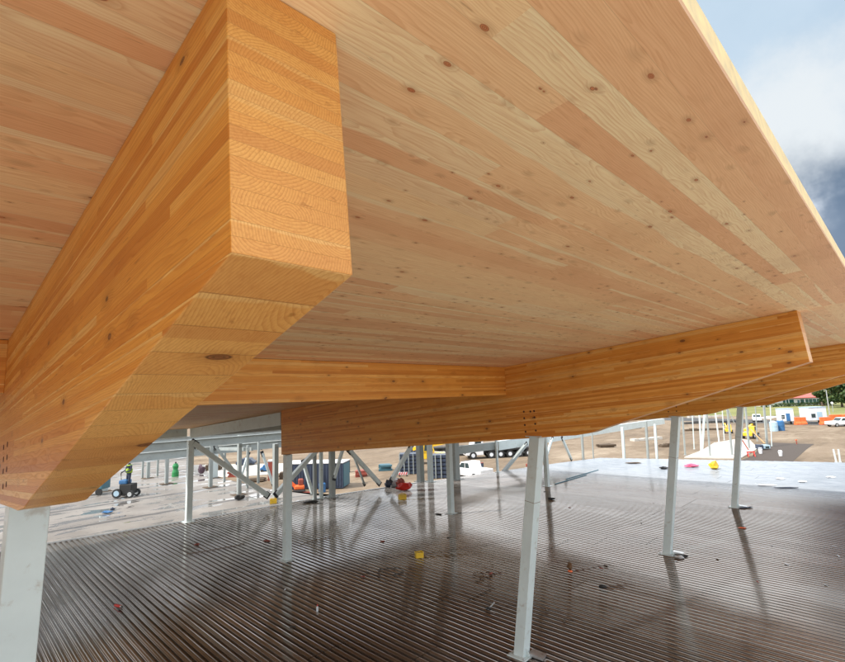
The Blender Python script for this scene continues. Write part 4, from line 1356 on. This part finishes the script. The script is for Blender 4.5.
for i, (px, py, h_, w_, lb) in enumerate(((824, 405.5, 9.5, 7, 'dark dense tree touching the right end of the white building'), (832, 406, 12, 9, 'tree with yellowish leaves right behind the lamp post'),
                                          (842, 407, 13, 10, 'broad tree behind the white pickup near the right edge'), (851, 407, 14, 11, 'tree cut by the right edge of the picture'), (819, 402.5, 10, 6, 'small dark tree behind the red roof end'))):
    tree(px, py, h_, w_, lb, 40 + i)
# far wood line so the land ends in trees, not in a bare horizon
wb = empty('wood_line', (0, 0, 0), None, None)
bpy.data.objects.remove(wb)
r_ = random.Random(9)
bl = []
for i in range(150):
    a_ = math.radians(95 + i * 1.0 - 30)
    d_ = 420 + r_.uniform(-20, 20)
    bl.append(((d_ * math.cos(a_), d_ * math.sin(a_), r_.uniform(2, 4)), (9, 9, r_.uniform(3, 6))))
wd = leaves(None, bl, 16000, 1.3, 77, 'distant_wood')
tag(wd, 'distant line of trees beyond the site', 'wood', kind='stuff')

# buckets, generator, trestle on the painted ground shadow
for px, py, lb in ((760.5, 453.5, 'white bucket beside the generator on the painted shadow'), (780.5, 456, 'white bucket standing alone on the painted shadow')):
    p = G(px, py) + Vector((0, 0, .013)); k_ = mpp(p)
    e = empty('bucket', p, lb, 'bucket', 'white buckets on the painted shadow')
    MB().tube([(0, 0, 0), (0, 0, 4.2 * k_)], [1.4 * k_, 1.9 * k_], 16).build('pail', M['white'], e)
    MB().tube([(-1.9 * k_, 0, 4 * k_), (-1.2 * k_, 0, 5.4 * k_), (1.2 * k_, 0, 5.4 * k_), (1.9 * k_, 0, 4 * k_)], .03, 6).build('handle', GALV, e)
p = G(763, 449.5) + Vector((0, 0, .013)); k_ = mpp(p)
e = empty('generator', p, 'grey blue generator between raw posts on the painted shadow', 'generator', rz=A45)
MB().box((-1.5 * k_, -.5, .15), (5 * k_, .5, 4.6 * k_)).build('housing', M['lblue'], e, bevel=.05)
MB().box((-5.5 * k_, -.5, .1), (-1.8 * k_, .5, 5 * k_)).build('battery_box', M['navy'], e, bevel=.05)
MB().box((0, -.53, 1.5 * k_), (3.6 * k_, -.503, 3.4 * k_)).build('panel', M['glass'], e)
p = G(751, 456.5) + Vector((0, 0, .013)); k_ = mpp(p)
e = empty('trestle', p, 'red trestle at the edge of the painted shadow right of the farthest leaning column', 'trestle', rz=A45)
MB().bar((-4 * k_, 0, 4.5 * k_), (4 * k_, 0, 4.5 * k_), .12, .14).build('top_bar', M['red'], e)
for a_ in (-3.2, 3.2):
    for s_ in (-1, 1):
        MB().bar((a_ * k_, 0, 4.4 * k_), ((a_ + s_ * 1.3) * k_, s_ * .4, 0), .08, .08).build('leg', M['red'], e)
p = G(796.5, 444.2) + Vector((0, 0, .013)); k_ = mpp(p)
e = empty('survey_post', p, 'thin red survey post at the far edge of the painted shadow', 'post', rz=A45)
MB().tube([(0, 0, 0), (0, 0, 4.5 * k_)], .07, 6).build('post', M['rust'], e)
MB().box((-.9 * k_, -.05, 3.8 * k_), (.9 * k_, .05, 4.6 * k_)).build('board', M['orange'], e)

# low stacks and kerbs far out on the sand
for (x0_, y0_, x1_, y1_, h_, mt, lb) in [
    (632, 441, 661, 439, .5, 'conc', 'low pale stack of slabs on the sand left of the third leaning column'),
    (684, 431, 722, 429.5, .45, 'bark', 'long dark timber kerb on the sand right of the third leaning column, nearer'),
    (684, 424, 738, 422, .6, 'asphalt', 'long dark bank on the sand right of the third leaning column, farther'),
    (598, 431, 640, 428, .4, 'bark', 'dark row of sleepers on the sand below the white eaves beam'),
    (660, 447, 670, 446.5, .5, 'bark', 'short dark pile of blocks left of the third leaning column'),
    (688, 418, 722, 416.6, .7, 'conc', 'pale kerb line far out right of the third leaning column')]:
    a_, b_ = G(x0_, y0_), G(x1_, y1_)
    e = empty('timber_kerb' if mt == 'bark' else 'stack', a_, lb, 'stack', rz=0)
    d_ = b_ - a_; n = 6; r_ = random.Random(int(x0_))
    for i in range(n):
        m_ = MB(); hh = h_ * r_.uniform(.6, 1.1)
        m_.bar(d_ * (i / n) + Vector((0, 0, hh / 2)), d_ * ((i + .93) / n) + Vector((0, 0, hh / 2)), 1.0 * r_.uniform(.7, 1.2), hh)
        m_.build('block', M[mt], e)
